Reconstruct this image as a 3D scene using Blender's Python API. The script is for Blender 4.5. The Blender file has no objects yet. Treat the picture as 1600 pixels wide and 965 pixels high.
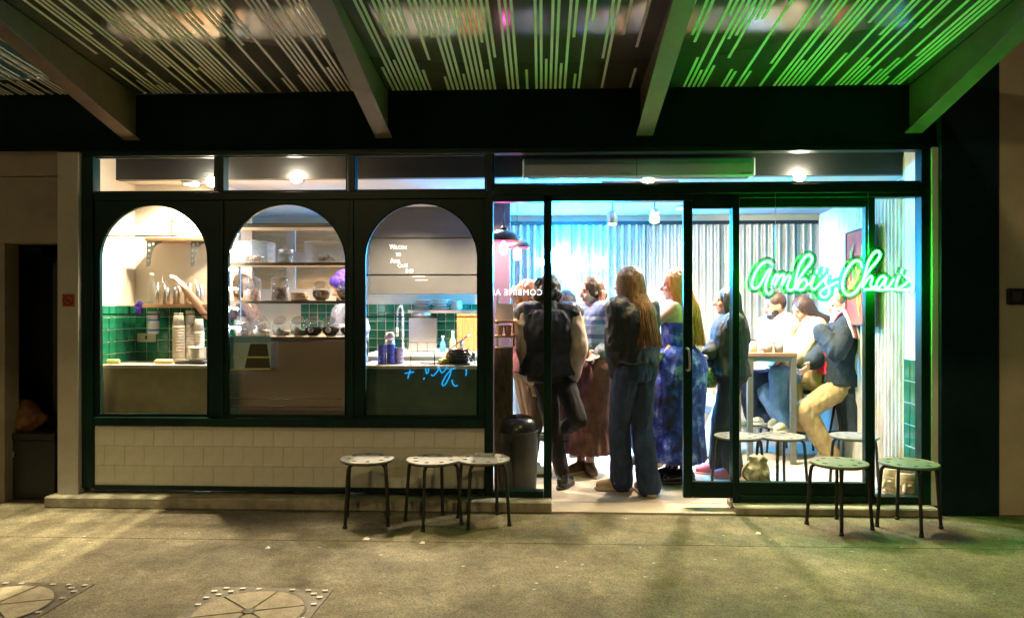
import bpy, bmesh, math, random
from mathutils import Vector, Matrix, noise
random.seed(7)
scene = bpy.context.scene
COL = scene.collection
R = math.radians
# ------------------------------------------------------------------ camera
CAMX, CAMY, CAMZ = 0.0, -5.0, 1.34
FPX = 1164.0
YAW = math.atan(47.0 / FPX)
cam = bpy.data.cameras.new('camera')
cam.sensor_width = 36.0
cam.lens = 36.0 * FPX / 1600.0
cam.clip_start, cam.clip_end = 0.05, 500.0
camo = bpy.data.objects.new('camera', cam)
camo.location = (CAMX, CAMY, CAMZ)
camo.rotation_euler = (R(90), 0, YAW)
COL.objects.link(camo)
scene.camera = camo
# ------------------------------------------------------------------ world (night sky)
world = bpy.data.worlds.new('World')
scene.world = world
world.use_nodes = True
wn = world.node_tree.nodes
sky = wn.new('ShaderNodeTexSky')
sky.sky_type = 'NISHITA'
sky.sun_disc = False
sky.sun_elevation = R(-4.0)
sky.sun_rotation = R(200)
wn['Background'].inputs['Strength'].default_value = 0.12
world.node_tree.links.new(sky.outputs['Color'], wn['Background'].inputs['Color'])
# ------------------------------------------------------------------ view, sampling
scene.view_settings.view_transform = 'Standard'
scene.view_settings.look = 'None'
scene.view_settings.exposure = 0.80
scene.view_settings.gamma = 1.0
scene.render.engine = 'CYCLES'
cy = scene.cycles
cy.max_bounces = 7
cy.diffuse_bounces = 3
cy.glossy_bounces = 3
cy.transmission_bounces = 4
cy.transparent_max_bounces = 24
cy.sample_clamp_indirect = 6.0
cy.caustics_reflective = False
cy.caustics_refractive = False
cy.use_denoising = True
try:
    cy.use_light_tree = True
except Exception:
    pass
# light strengths, all in one place
E_STREET, E_STREET_NEAR, E_STREET_SIDE = 640.0, 330.0, 6000.0
E_SPOT, E_DOWN_KITCHEN, E_DOWN_SHOP = 120.0, 250.0, 168.0
NEON_GREEN, NEON_BLUE, NEON_PINK = 72.0, 1050.0, 60.0

# ------------------------------------------------------------------ pixel helpers (photograph 1600 x 965)
def W(px, py, Y):
    rx, uz = (px - 800.0) / FPX, (482.5 - py) / FPX
    dx = -math.sin(YAW) + math.cos(YAW) * rx
    dy = math.cos(YAW) + math.sin(YAW) * rx
    t = (Y - CAMY) / dy
    return Vector((CAMX + dx * t, Y, CAMZ + uz * t))
def PX(px, Y=0.0): return W(px, 482, Y).x
def PZ(py, Y=0.0, px=847): return W(px, py, Y).z
def G(px, py, z=0.0):
    """point of the horizontal plane z seen at a pixel"""
    rx, uz = (px - 800.0) / FPX, (482.5 - py) / FPX
    dx = -math.sin(YAW) + math.cos(YAW) * rx
    dy = math.cos(YAW) + math.sin(YAW) * rx
    t = (z - CAMZ) / uz
    return Vector((dx * t + CAMX, dy * t + CAMY, z))
def pxm(Y): return FPX / (Y - CAMY)      # pixels per metre at a depth

# ------------------------------------------------------------------ materials
MATS = {}
def mat(name, col, rough=0.6, metal=0.0, var=0.0, vscale=8.0, bump=0.0, bscale=60.0, emit=None, estr=0.0, spec=None, col2=None, stretch=None, coat=0.0):
    if name in MATS: return MATS[name]
    m = bpy.data.materials.new(name); m.use_nodes = True
    nt = m.node_tree; n = nt.nodes; L = nt.links
    b = n['Principled BSDF']
    b.inputs['Base Color'].default_value = (*col, 1)
    b.inputs['Roughness'].default_value = rough
    b.inputs['Metallic'].default_value = metal
    if spec is not None: b.inputs['Specular IOR Level'].default_value = spec
    if coat: b.inputs['Coat Weight'].default_value = coat
    tc = n.new('ShaderNodeTexCoord')
    src = tc.outputs['Object']
    if stretch:
        mp = n.new('ShaderNodeMapping'); mp.inputs['Scale'].default_value = stretch
        L.new(src, mp.inputs['Vector']); src = mp.outputs['Vector']
    if var or col2:
        t = n.new('ShaderNodeTexNoise'); t.inputs['Scale'].default_value = vscale
        t.inputs['Detail'].default_value = 6; t.inputs['Roughness'].default_value = 0.65
        L.new(src, t.inputs['Vector'])
        r = n.new('ShaderNodeValToRGB')
        c2 = col2 or tuple(max(0, c * (1 - var)) for c in col)
        c1 = col if col2 else tuple(min(1, c * (1 + var)) for c in col)
        r.color_ramp.elements[0].position = 0.35; r.color_ramp.elements[0].color = (*c2, 1)
        r.color_ramp.elements[1].position = 0.65; r.color_ramp.elements[1].color = (*c1, 1)
        L.new(t.outputs['Fac'], r.inputs['Fac'])
        L.new(r.outputs['Color'], b.inputs['Base Color'])
    if bump:
        t2 = n.new('ShaderNodeTexNoise'); t2.inputs['Scale'].default_value = bscale
        t2.inputs['Detail'].default_value = 4
        L.new(src, t2.inputs['Vector'])
        bp = n.new('ShaderNodeBump'); bp.inputs['Strength'].default_value = bump
        bp.inputs['Distance'].default_value = 0.01
        L.new(t2.outputs['Fac'], bp.inputs['Height']); L.new(bp.outputs['Normal'], b.inputs['Normal'])
    if emit:
        b.inputs['Emission Color'].default_value = (*emit, 1)
        b.inputs['Emission Strength'].default_value = estr
    MATS[name] = m
    return m
def glass_mat(name, tint=(1, 1, 1), refl=1.0, rough=0.0, ior=1.5, haze=0.0):
    if name in MATS: return MATS[name]
    m = bpy.data.materials.new(name); m.use_nodes = True
    nt = m.node_tree; n = nt.nodes; L = nt.links
    n.remove(n['Principled BSDF'])
    tr = n.new('ShaderNodeBsdfTransparent'); tr.inputs['Color'].default_value = (*tint, 1)
    gl = n.new('ShaderNodeBsdfGlossy'); gl.inputs['Roughness'].default_value = rough
    # Schlick's approximation on the facing angle: the same from both sides of a pane
    fr = n.new('ShaderNodeLayerWeight'); fr.inputs['Blend'].default_value = .5
    pw = n.new('ShaderNodeMath'); pw.operation = 'POWER'; pw.inputs[1].default_value = 5.0
    ml = n.new('ShaderNodeMath'); ml.operation = 'MULTIPLY_ADD'; ml.inputs[1].default_value = .9; ml.inputs[2].default_value = .035 * refl
    mx = n.new('ShaderNodeMixShader')
    L.new(fr.outputs['Facing'], pw.inputs[0]); L.new(pw.outputs[0], ml.inputs[0]); L.new(ml.outputs[0], mx.inputs['Fac'])
    L.new(tr.outputs[0], mx.inputs[1]); L.new(gl.outputs[0], mx.inputs[2])
    out = mx
    if haze:
        df = n.new('ShaderNodeBsdfDiffuse'); df.inputs['Color'].default_value = (.9, .9, .9, 1)
        m2 = n.new('ShaderNodeMixShader'); m2.inputs['Fac'].default_value = haze
        L.new(mx.outputs[0], m2.inputs[1]); L.new(df.outputs[0], m2.inputs[2]); out = m2
    L.new(out.outputs[0], n['Material Output'].inputs['Surface'])
    MATS[name] = m
    return m

# ------------------------------------------------------------------ object helpers
def tag(o, label=None, cat=None, group=None, kind=None):
    if label: o['label'] = label
    if cat: o['category'] = cat
    if group: o['group'] = group
    if kind: o['kind'] = kind
    return o
def empty(name, loc, label=None, cat=None, group=None, rz=0.0):
    o = bpy.data.objects.new(name, None); COL.objects.link(o)
    o.location = loc; o.rotation_euler = (0, 0, rz); o.empty_display_size = 0.1
    return tag(o, label, cat, group)
def link(name, me, m=None, parent=None, loc=None):
    """mesh data -> object; me is in world coordinates unless a parent is given as local"""
    o = bpy.data.objects.new(name, me); COL.objects.link(o)
    if m is not None and not me.materials: me.materials.append(m)
    if parent is not None: o.parent = parent
    if loc is not None: o.location = loc
    return o
def wpos(p):
    v = Vector((0, 0, 0)); q = p
    while q is not None:
        v = v + q.location; q = q.parent
    return v
class MB:
    """collects shapes, links them as one mesh object"""
    def __init__(s): s.v = []; s.f = []; s.sm = []
    def add(s, vs, fs, smooth=False):
        k = len(s.v); s.v += [tuple(v) for v in vs]
        s.f += [tuple(i + k for i in f) for f in fs]; s.sm += [smooth] * len(fs)
        return s
    def box(s, x0, x1, y0, y1, z0, z1):
        x0, x1 = min(x0, x1), max(x0, x1); y0, y1 = min(y0, y1), max(y0, y1); z0, z1 = min(z0, z1), max(z0, z1)
        return s.add([(x0,y0,z0),(x1,y0,z0),(x1,y1,z0),(x0,y1,z0),(x0,y0,z1),(x1,y0,z1),(x1,y1,z1),(x0,y1,z1)],
                     [(0,3,2,1),(4,5,6,7),(0,1,5,4),(1,2,6,5),(2,3,7,6),(3,0,4,7)])
    def prism(s, pts, d):
        """closed polygon pts (3D, planar) pushed along vector d"""
        n = len(pts); d = Vector(d)
        return s.add([Vector(p) for p in pts] + [Vector(p) + d for p in pts],
                     [tuple(range(n))[::-1], tuple(range(n, 2*n))] + [(i, (i+1) % n, n + (i+1) % n, n + i) for i in range(n)])
    def tube(s, pts, r, n=8, r1=None, cap=True, smooth=True):
        pts = [Vector(p) for p in pts]; m = len(pts); vs = []; fs = []
        up = Vector((0.0312, 0.0211, 1)).normalized(); pv = None
        for i, p in enumerate(pts):
            t = (pts[min(i+1, m-1)] - pts[max(i-1, 0)])
            t = t.normalized() if t.length > 1e-9 else Vector((0, 0, 1))
            if pv is None:
                a = t.cross(up if abs(t.dot(up)) < .95 else Vector((1, 0, 0))).normalized()
            else:
                a = (pv - t * pv.dot(t)); a = a.normalized() if a.length > 1e-6 else t.orthogonal().normalized()
            pv = a; b = t.cross(a)
            rr = r[i] if isinstance(r, (list, tuple)) else (r if r1 is None else r + (r1 - r) * i / max(1, m - 1))
            for k in range(n):
                w = 2 * math.pi * k / n
                vs.append(p + a * math.cos(w) * rr + b * math.sin(w) * rr)
        for i in range(m - 1):
            for k in range(n):
                fs.append((i*n + k, i*n + (k+1) % n, (i+1)*n + (k+1) % n, (i+1)*n + k))
        if cap:
            fs.append(tuple(range(n))[::-1]); fs.append(tuple((m-1)*n + k for k in range(n)))
        return s.add(vs, fs, smooth)
    def lathe(s, c, prof, n=20, smooth=True, axis=None, cap=True):
        """prof: list of (radius, height) turned about the z axis through c (or about axis)"""
        c = Vector(c); vs = []; fs = []
        q = Vector((0, 0, 1)).rotation_difference(Vector(axis).normalized()) if axis is not None else None
        for r, h in prof:
            for k in range(n):
                w = 2 * math.pi * k / n
                v = Vector((r * math.cos(w), r * math.sin(w), h))
                if q: v = q @ v
                vs.append(c + v)
        m = len(prof)
        for i in range(m - 1):
            for k in range(n):
                fs.append((i*n + k, i*n + (k+1) % n, (i+1)*n + (k+1) % n, (i+1)*n + k))
        if cap:
            fs.append(tuple(range(n))[::-1]); fs.append(tuple((m-1)*n + k for k in range(n)))
        return s.add(vs, fs, smooth)
    def ball(s, c, r, nu=14, nv=9, M=None):
        c = Vector(c); rx, ry, rz = (r, r, r) if not isinstance(r, (tuple, list)) else r
        vs = []; fs = []
        for j in range(1, nv):
            th = math.pi * j / nv
            for k in range(nu):
                w = 2 * math.pi * k / nu
                v = Vector((rx*math.sin(th)*math.cos(w), ry*math.sin(th)*math.sin(w), rz*math.cos(th)))
                vs.append(c + (M @ v if M else v))
        a = len(vs); v = Vector((0, 0, rz)); vs.append(c + (M @ v if M else v)); vs.append(c - (M @ v if M else v))
        for j in range(nv - 2):
            for k in range(nu):
                fs.append((j*nu + k, (j+1)*nu + k, (j+1)*nu + (k+1) % nu, j*nu + (k+1) % nu))
        for k in range(nu):
            fs.append((a, k, (k+1) % nu)); fs.append((a+1, (nv-2)*nu + (k+1) % nu, (nv-2)*nu + k))
        return s.add(vs, fs, True)
    def mesh(s, name, off=None):
        me = bpy.data.meshes.new(name)
        vs = s.v if off is None else [(a[0]-off[0], a[1]-off[1], a[2]-off[2]) for a in s.v]
        me.from_pydata(vs, [], s.f); me.update()
        me.polygons.foreach_set('use_smooth', s.sm)
        return me
    def build(s, name, m, parent=None, bevel=0.0):
        off = wpos(parent) if parent is not None else None
        if parent is None:
            xs = [v[0] for v in s.v]; ys = [v[1] for v in s.v]; zs = [v[2] for v in s.v]
            off = Vector(((min(xs)+max(xs))/2, (min(ys)+max(ys))/2, min(zs)))
        me = s.mesh(name, off)
        if bevel:
            bm = bmesh.new(); bm.from_mesh(me)
            bmesh.ops.bevel(bm, geom=[e for e in bm.edges if len(e.link_faces) == 2 and e.calc_face_angle(0) > .6], offset=bevel, segments=1, affect='EDGES', profile=.5)
            bm.to_mesh(me); bm.free()
        o = link(name, me, m, parent)
        if parent is None: o.location = off
        return o
def copy_tree(o, parent=None):
    c = o.copy(); COL.objects.link(c); c.parent = parent
    for ch in list(o.children): copy_tree(ch, c)
    return c
def plate_mesh(name, splines, thick, m, bevel=0.0):
    """2-D outline with holes, in the local xy plane, extruded along z: a mesh"""
    cu = bpy.data.curves.new(name, 'CURVE'); cu.dimensions = '2D'; cu.fill_mode = 'BOTH'
    cu.extrude = thick / 2; cu.bevel_depth = bevel; cu.bevel_resolution = 1
    for pts in splines:
        sp = cu.splines.new('POLY'); sp.points.add(len(pts) - 1)
        for i, p in enumerate(pts): sp.points[i].co = (p[0], p[1], 0, 1)
        sp.use_cyclic_u = True
    o = bpy.data.objects.new(name, cu); COL.objects.link(o)
    dg = bpy.context.evaluated_depsgraph_get()
    me = bpy.data.meshes.new_from_object(o.evaluated_get(dg))
    bpy.data.objects.remove(o); bpy.data.curves.remove(cu)
    me.materials.clear(); me.materials.append(m); me.name = name
    return me
def text_mesh(name, body, size, m, depth=0.002, align='LEFT', space=1.0, sx=1.0):
    cu = bpy.data.curves.new(name, 'FONT'); cu.body = body; cu.size = size; cu.extrude = depth / 2
    cu.align_x = align; cu.space_character = space; cu.resolution_u = 3
    o = bpy.data.objects.new(name, cu); COL.objects.link(o)
    dg = bpy.context.evaluated_depsgraph_get()
    me = bpy.data.meshes.new_from_object(o.evaluated_get(dg))
    bpy.data.objects.remove(o); bpy.data.curves.remove(cu)
    me.materials.clear(); me.materials.append(m)
    if sx != 1.0:
        for v in me.vertices: v.co.x *= sx
    return me
def smooth_path(pts, k=5):
    """Catmull-Rom through points"""
    P = [Vector(p) for p in pts]; out = []
    for i in range(len(P) - 1):
        a, b, c, d = P[max(i-1, 0)], P[i], P[i+1], P[min(i+2, len(P)-1)]
        for j in range(k):
            t = j / k
            out.append(.5 * ((2*b) + (c - a)*t + (2*a - 5*b + 4*c - d)*t*t + (3*b - a - 3*c + d)*t**3))
    out.append(P[-1]); return out
def lamp(name, kind, loc, energy, col, parent=None, radius=.03, spot=None, blend=.5, target=None):
    l = bpy.data.lights.new(name, kind); l.energy = energy; l.color = col
    l.shadow_soft_size = radius
    if kind == 'SPOT':
        l.spot_size = R(spot); l.spot_blend = blend
    o = bpy.data.objects.new(name, l); COL.objects.link(o)
    if parent is not None:
        o.parent = parent; o.location = Vector(loc) - wpos(parent)
    else: o.location = loc
    if target is not None:
        o.rotation_euler = (Vector(target) - Vector(loc)).to_track_quat('-Z', 'Y').to_euler()
    return o
WARM = (1.0, .80, .55); WHITE = (1.0, .88, .72)
# ================================================================== STRUCTURE
M_PAINT = mat('dark_green_paint', (.0022, .020, .014), .38, var=.35, vscale=3, bump=.10, bscale=60, spec=.18)
M_FASCIA = mat('dark_fascia_paint', (.005, .020, .027), .6, var=.3, vscale=2.5, bump=.12, bscale=40, spec=.12)
M_RENDER = mat('beige_render', (.24, .21, .165), .9, var=.15, vscale=3, bump=.2, bscale=70)
M_PILLAR = mat('pale_render', (.40, .38, .33), .85, var=.10, vscale=4, bump=.12, bscale=80)
M_TILE = mat('cream_tile', (.58, .58, .52), .28, var=.10, vscale=7, bump=.04, bscale=25)
M_GROUT = mat('grout', (.56, .55, .49), .8)
M_CONC = mat('concrete', (.30, .28, .22), .85, var=.3, vscale=9, bump=.4, bscale=50)
M_CREAM = mat('cream_wall', (.78, .70, .58), .7, var=.04, vscale=2)
M_WHITE = mat('white_paint', (.72, .70, .66), .7, var=.05, vscale=3)
M_CEIL = mat('ceiling_paint', (.50, .50, .50), .75)
M_DARKCEIL = mat('dark_bulkhead', (.035, .035, .035), .7)
M_FLOOR = mat('pale_floor', (.50, .44, .36), .42, var=.10, vscale=4)
M_GREENTILE = mat('green_glazed_tile', (.012, .14, .075), .12, var=.35, vscale=6)
M_WGROUT = mat('white_grout', (.75, .75, .68), .8)
M_STEEL = mat('brushed_steel', (.55, .55, .55), .28, metal=1.0, var=.1, vscale=20, stretch=(1, 1, 20))
M_BLACK = mat('black_metal', (.012, .012, .013), .4)
M_WOOD = mat('oak_wood', (.42, .24, .12), .5, var=.3, vscale=5, stretch=(1, 8, 14))
M_GLASS = glass_mat('window_glass', (.97, .99, .98), 1.0, 0.0)
M_JAR = glass_mat('jar_glass', (.93, .95, .95), 1.6, 0.02, haze=.05)

# ---- ground: one sheet to the horizon
def pavement_mat():
    m = mat('pavement', (.2, .18, .13), .85)
    nt = m.node_tree; n = nt.nodes; L = nt.links; b = n['Principled BSDF']
    tc = n.new('ShaderNodeTexCoord')
    def noise_(scale, detail=5, rough=.6):
        t = n.new('ShaderNodeTexNoise'); t.inputs['Scale'].default_value = scale; t.inputs['Detail'].default_value = detail
        t.inputs['Roughness'].default_value = rough; L.new(tc.outputs['Object'], t.inputs['Vector']); return t.outputs['Fac']
    def ramp(f, p0, c0, p1, c1):
        r = n.new('ShaderNodeValToRGB'); r.color_ramp.elements[0].position = p0; r.color_ramp.elements[0].color = (*c0, 1)
        r.color_ramp.elements[1].position = p1; r.color_ramp.elements[1].color = (*c1, 1); L.new(f, r.inputs['Fac']); return r.outputs['Color']
    def mix(kind, f, a, c):
        x = n.new('ShaderNodeMix'); x.data_type = 'RGBA'; x.blend_type = kind; x.inputs['Factor'].default_value = f
        L.new(a, x.inputs['A']); L.new(c, x.inputs['B']); return x.outputs['Result']
    base = ramp(noise_(1.6), .3, (.130, .112, .072), .7, (.225, .198, .132))
    fine = ramp(noise_(105, 3, .85), .36, (.18, .17, .16), .64, (1.6, 1.58, 1.52))
    c = mix('MULTIPLY', .75, base, fine)
    mid = ramp(noise_(14, 6), .35, (.72, .72, .70), .65, (1.2, 1.2, 1.2))
    c = mix('MULTIPLY', .7, c, mid)
    st = ramp(noise_(3.2, 8, .72), .40, (.74, .72, .68), .60, (1.06, 1.06, 1.06)); c = mix('MULTIPLY', .7, c, st)
    vc = n.new('ShaderNodeTexVoronoi'); vc.feature = 'DISTANCE_TO_EDGE'; vc.inputs['Scale'].default_value = .55
    dn = n.new('ShaderNodeTexNoise'); dn.inputs['Scale'].default_value = 2.5; dn.inputs['Detail'].default_value = 6; L.new(tc.outputs['Object'], dn.inputs['Vector'])
    mv = n.new('ShaderNodeMix'); mv.data_type = 'VECTOR'; mv.inputs['Factor'].default_value = .22; L.new(tc.outputs['Object'], mv.inputs['A']); L.new(dn.outputs['Color'], mv.inputs['B']); L.new(mv.outputs['Result'], vc.inputs['Vector'])
    crack = ramp(vc.outputs['Distance'], .0015, (.6, .59, .55), .004, (1, 1, 1)); c = mix('MULTIPLY', .0, c, crack)
    v = n.new('ShaderNodeTexVoronoi'); v.inputs['Scale'].default_value = 85; L.new(tc.outputs['Object'], v.inputs['Vector'])
    chips = ramp(v.outputs['Distance'], .10, (1, 1, 1), .16, (0, 0, 0))
    pick = ramp(noise_(31, 2), .60, (0, 0, 0), .66, (.30, .28, .22))
    c = mix('ADD', 1.0, c, mix('MULTIPLY', 1.0, chips, pick))
    L.new(c, b.inputs['Base Color'])
    bp = n.new('ShaderNodeBump'); bp.inputs['Strength'].default_value = .7; bp.inputs['Distance'].default_value = .006
    L.new(noise_(150, 3, .8), bp.inputs['Height']); L.new(bp.outputs['Normal'], b.inputs['Normal'])
    return m
M_PAVE = pavement_mat()
# two slabs of pavement laid up to a joint, as strips of one sheet
g = MB()
jy = G(1130, 852).y
xj = [-40, -.9, 40]
def quad(mb, x0, x1, y0, y1, z=0.0): mb.add([(x0, y0, z), (x1, y0, z), (x1, y1, z), (x0, y1, z)], [(0, 1, 2, 3)])
quad(g, -40, 40, -60, jy - .004); quad(g, -40, 40, jy + .004, 40)
g.add([(-40, jy - .004, 0), (40, jy - .004, 0), (40, jy, -.012), (-40, jy, -.012)], [(0, 1, 2, 3)])
g.add([(-40, jy, -.012), (40, jy, -.012), (40, jy + .004, 0), (-40, jy + .004, 0)], [(0, 1, 2, 3)])
tag(g.build('pavement', M_PAVE), kind='structure')

# ---- concrete steps along the foot of the shopfront
yS = -.11
s = MB(); s.box(PX(68, yS), PX(862, yS), yS, .14, 0, .075)
tag(s.build('concrete_step', M_CONC, bevel=.008), kind='structure')
s = MB(); s.box(PX(1150, yS), PX(1470, yS), yS, .14, 0, .055)
tag(s.build('concrete_step', M_CONC, bevel=.008), kind='structure')

# ---- interior floor, ceilings and walls
XR0, XR1, YB = PX(1442, .1), PX(1276, 2.6), 2.6
XL = PX(148, .1)
fl = MB(); fl.box(PX(862, -.1), PX(1150, -.1), yS, .141, -.05, .014)
fl.box(XL, 3.2, .142, YB, -.05, .016)
tag(fl.build('shop_floor', M_FLOOR), kind='structure')
zc = PZ(278, .42)
c = MB(); c.box(XL - .1, 3.2, .42, YB + .1, zc, zc + .06); tag(c.build('ceiling', M_CEIL), kind='structure')
c = MB(); c.box(XL - .1, 3.2, .36, .42, zc - .004, 2.62); tag(c.build('ceiling_bulkhead', M_DARKCEIL), kind='structure')
c = MB(); c.box(XL - .1, 3.2, .105, .36, 2.47, 2.52); tag(c.build('window_recess_ceiling', M_DARKCEIL), kind='structure')
bw = MB(); bw.box(XL - .1, 3.2, YB, YB + .1, -.05, zc); tag(bw.build('back_wall', M_CREAM), kind='structure')
c = MB(); c.box(PX(790, YB), XR1, YB - .05, YB, 2.19, 2.225); tag(c.build('cable_tray', M_BLACK), kind='structure')
sw = MB(); sw.box(XL - .1, XL, .105, YB, -.05, 2.62); tag(sw.build('kitchen_side_wall', M_CREAM), kind='structure')
# shop side wall, slightly splayed
sw = MB(); d = (Vector((XR1, YB, 0)) - Vector((XR0, .105, 0))); nrm = Vector((d.y, -d.x, 0)).normalized() * .1
sw.prism([(XR0 + .03, .105, -.05), (XR1 + .03, YB, -.05), (XR1 + .03 + nrm.x, YB, -.05), (XR0 + .03 + nrm.x, .105 + nrm.y, -.05)], (0, 0, 2.67))
tag(sw.build('side_wall', M_WHITE), kind='structure')
# corrugated iron lining sheets
def corr_mat():
    m = mat('corrugated_iron', (.58, .55, .50), .40, metal=.45)
    nt = m.node_tree; n = nt.nodes; L = nt.links; b = n['Principled BSDF']
    tc = n.new('ShaderNodeTexCoord'); mp = n.new('ShaderNodeMapping'); mp.inputs['Scale'].default_value = (4, 4, 1.2)
    L.new(tc.outputs['Object'], mp.inputs['Vector'])
    t = n.new('ShaderNodeTexNoise'); t.inputs['Scale'].default_value = 1.6; t.inputs['Detail'].default_value = 7; t.inputs['Roughness'].default_value = .7
    L.new(mp.outputs['Vector'], t.inputs['Vector'])
    r = n.new('ShaderNodeValToRGB'); e = r.color_ramp.elements
    e[0].position = .22; e[0].color = (.38, .32, .27, 1); e[1].position = .50; e[1].color = (.68, .66, .62, 1)
    e2 = e.new(.36); e2.color = (.55, .52, .48, 1)
    L.new(t.outputs['Fac'], r.inputs['Fac']); L.new(r.outputs['Color'], b.inputs['Base Color'])
    return m
M_CORR = corr_mat()
M_WASH = mat('whitewashed_iron', (.66, .60, .52), .6, var=.0, vscale=3, col2=(.34, .25, .19), stretch=(5, 5, .8))
def corr_sheet(a, b2, z0, z1, name, m, parent=None, pitch=.072, amp=.019):
    a, b2 = Vector((a[0], a[1], 0)), Vector((b2[0], b2[1], 0)); L_ = (b2 - a).length; t = (b2 - a) / L_
    nv = Vector((t.y, -t.x, 0))
    k = int(L_ / pitch * 10); vs = []
    for i in range(k + 1):
        u = L_ * i / k; w = math.cos(u / pitch * 2 * math.pi)
        w = math.copysign(abs(w) ** .75, w)
        p = a + t * u + nv * (amp * w + amp + .003)
        vs += [(p.x, p.y, z0), (p.x, p.y, z1)]
    mb = MB(); mb.add(vs, [(2*i, 2*i + 2, 2*i + 3, 2*i + 1) for i in range(k)], True)
    return mb.build(name, m, parent)
bwall = bpy.data.objects['back_wall']; swall = bpy.data.objects['side_wall']
x = PX(780, YB)
while x < XR1 - .02:
    x2 = min(x + .744, XR1)
    corr_sheet((x, YB - .002), (x2, YB - .002), .02, 2.19, 'corrugated_sheet', M_CORR, bwall); x = x2 + .002
A0, A1 = Vector((XR0, .30, 0)), Vector((XR1, YB - .03, 0)); n_ = 3
for i in range(n_):
    p, q = A0.lerp(A1, i / n_), A0.lerp(A1, (i + 1) / n_ - .001)
    # seen from inside the room, the wall runs away from the window
    corr_sheet((p.x, p.y), (q.x, q.y), .02, 2.27, 'corrugated_sheet', M_WASH if i == 0 else M_CORR, swall)
for o in swall.children:     # ribs face the room
    pass
# return by the window: white board above, green tiles below
mb = MB(); mb.box(XR0 - .030, XR0 + .03, .115, .30, -.05, 2.45); tag(mb.build('window_return', M_WHITE), kind='structure')
wr = bpy.data.objects['window_return']
mb = MB(); mb.box(XR0 - .036, XR0 - .0305, .292, .30, .02, 2.40); mb.build('edge_trim', mat('yellow_trim', (.7, .55, .22), .5), wr)
def tile_mesh(w, h, d, ch=.004):
    me = MB(); x, z = w/2, h/2
    me.add([(-x,0,-z),(x,0,-z),(x,0,z),(-x,0,z),(-x+ch,-d,-z+ch),(x-ch,-d,-z+ch),(x-ch,-d,z-ch),(-x+ch,-d,z-ch)],
           [(0,1,5,4),(1,2,6,5),(2,3,7,6),(3,0,4,7),(4,5,6,7)])
    return me.mesh('tile')
gt = tile_mesh(.084, .084, .006); gt.materials.append(M_GREENTILE)
gt2 = tile_mesh(.088, .145, .004); gt2.materials.append(M_GREENTILE)
for k in range(6):
    for j in range(2):
        t = link('tile', gt2, None, wr); t.location = Vector((XR0 - .030, .160 + j * .092, .10 + .075 + k * .149)) - wpos(wr); t.rotation_euler = (0, 0, R(-90))
# kitchen: duct box behind the first arch, with tiles, and the tiled back wall behind the third arch
yD = .62; xD = PX(352, yD)
mb = MB(); mb.box(XL, xD, yD, 1.15, -.05, zc - .001); tag(mb.build('kitchen_partition', M_CREAM), kind='structure')
kp = bpy.data.objects['kitchen_partition']
zt0, ncol, nrow = .93, 13, 5
def tiled(wall, x0, y, z0, cols, rows, p, nx=1, rot=0.0, ny=0):
    mb = MB()
    if not rot: mb.box(x0, x0 + cols*p, y - .003, y - .0005, z0, z0 + rows*p)
    else: mb.box(x0 + .0005, x0 + .003, y, y + cols*p, z0, z0 + rows*p)
    mb.build('grout_bed', M_WGROUT, wall)
    for i in range(cols):
        for j in range(rows):
            t = link('tile', gt, None, wall)
            if not rot: t.location = Vector((x0 + (i+.5)*p, y - .003, z0 + (j+.5)*p)) - wpos(wall)
            else: t.location = Vector((x0 + .003, y + (i+.5)*p, z0 + (j+.5)*p)) - wpos(wall)
            t.rotation_euler = (0, 0, rot)
tiled(kp, XL + .003, yD, .925, 9, 5, .0885)
tiled(bpy.data.objects['kitchen_side_wall'], XL, .17, .925, 5, 5, .0885, rot=R(90))
tiled(bwall, PX(470, YB), YB, .86, 22, 6, .0885)
# partition between kitchen and shop, dark purple
mb = MB(); mb.box(PX(762, 1.7), PX(797, 1.7), 1.7, 1.78, 0.016, zc - .001)
tag(mb.build('partition_wall', mat('aubergine_paint', (.055, .03, .06), .5)), kind='structure')
# ---- shell of the building round the room and above the canopy
sh = MB(); sh.box(-9, 9, YB + .12, YB + .3, -.05, 7); tag(sh.build('rear_wall', M_FASCIA), kind='structure')
zF0, zF1 = PZ(229), PZ(141)
sh = MB(); sh.box(-9, PX(1560), 0, .104, zF0, 7)
tag(sh.build('fascia_wall', M_FASCIA), kind='structure')
# dark pier and neighbours
mb = MB(); mb.box(PX(1471, -.06), PX(1561, -.06), -.06, .3, 0, 7); tag(mb.build('dark_pier', M_FASCIA), kind='structure')
mb = MB(); mb.box(PX(1457, -.02), PX(1470, -.02), -.02, .104, .055, PZ(236)); tag(mb.build('pale_jamb', M_WHITE), kind='structure')
mb = MB(); mb.box(PX(1562, -.02), 12, -.02, .3, 0, 7); tag(mb.build('neighbour_wall', mat('pale_beige_render', (.50, .44, .33), .9, var=.15, vscale=2, bump=.2, bscale=70)), kind='structure')
nw = bpy.data.objects['neighbour_wall']
mb = MB(); mb.box(PX(90, -.04), PX(122, -.04), -.04, .104, 0.075, PZ(233)); tag(mb.build('pillar', M_PILLAR), kind='structure')
xa, xb, xe = PX(4, .0), PX(92, .0), -9
mb = MB(); mb.box(xe, xb, .02, .16, PZ(376), PZ(270)); mb.box(xe, xb, -.0, .16, PZ(269), zF0 - .002)
mb.box(xe, xa, .02, .16, 0, PZ(377)); tag(mb.build('neighbour_wall', M_RENDER), kind='structure')
mb = MB(); mb.box(xe, xb, .55, .60, 0, 2.5); tag(mb.build('doorway_recess', mat('recess_dark', (.03, .028, .025), .8)), kind='structure')

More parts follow.
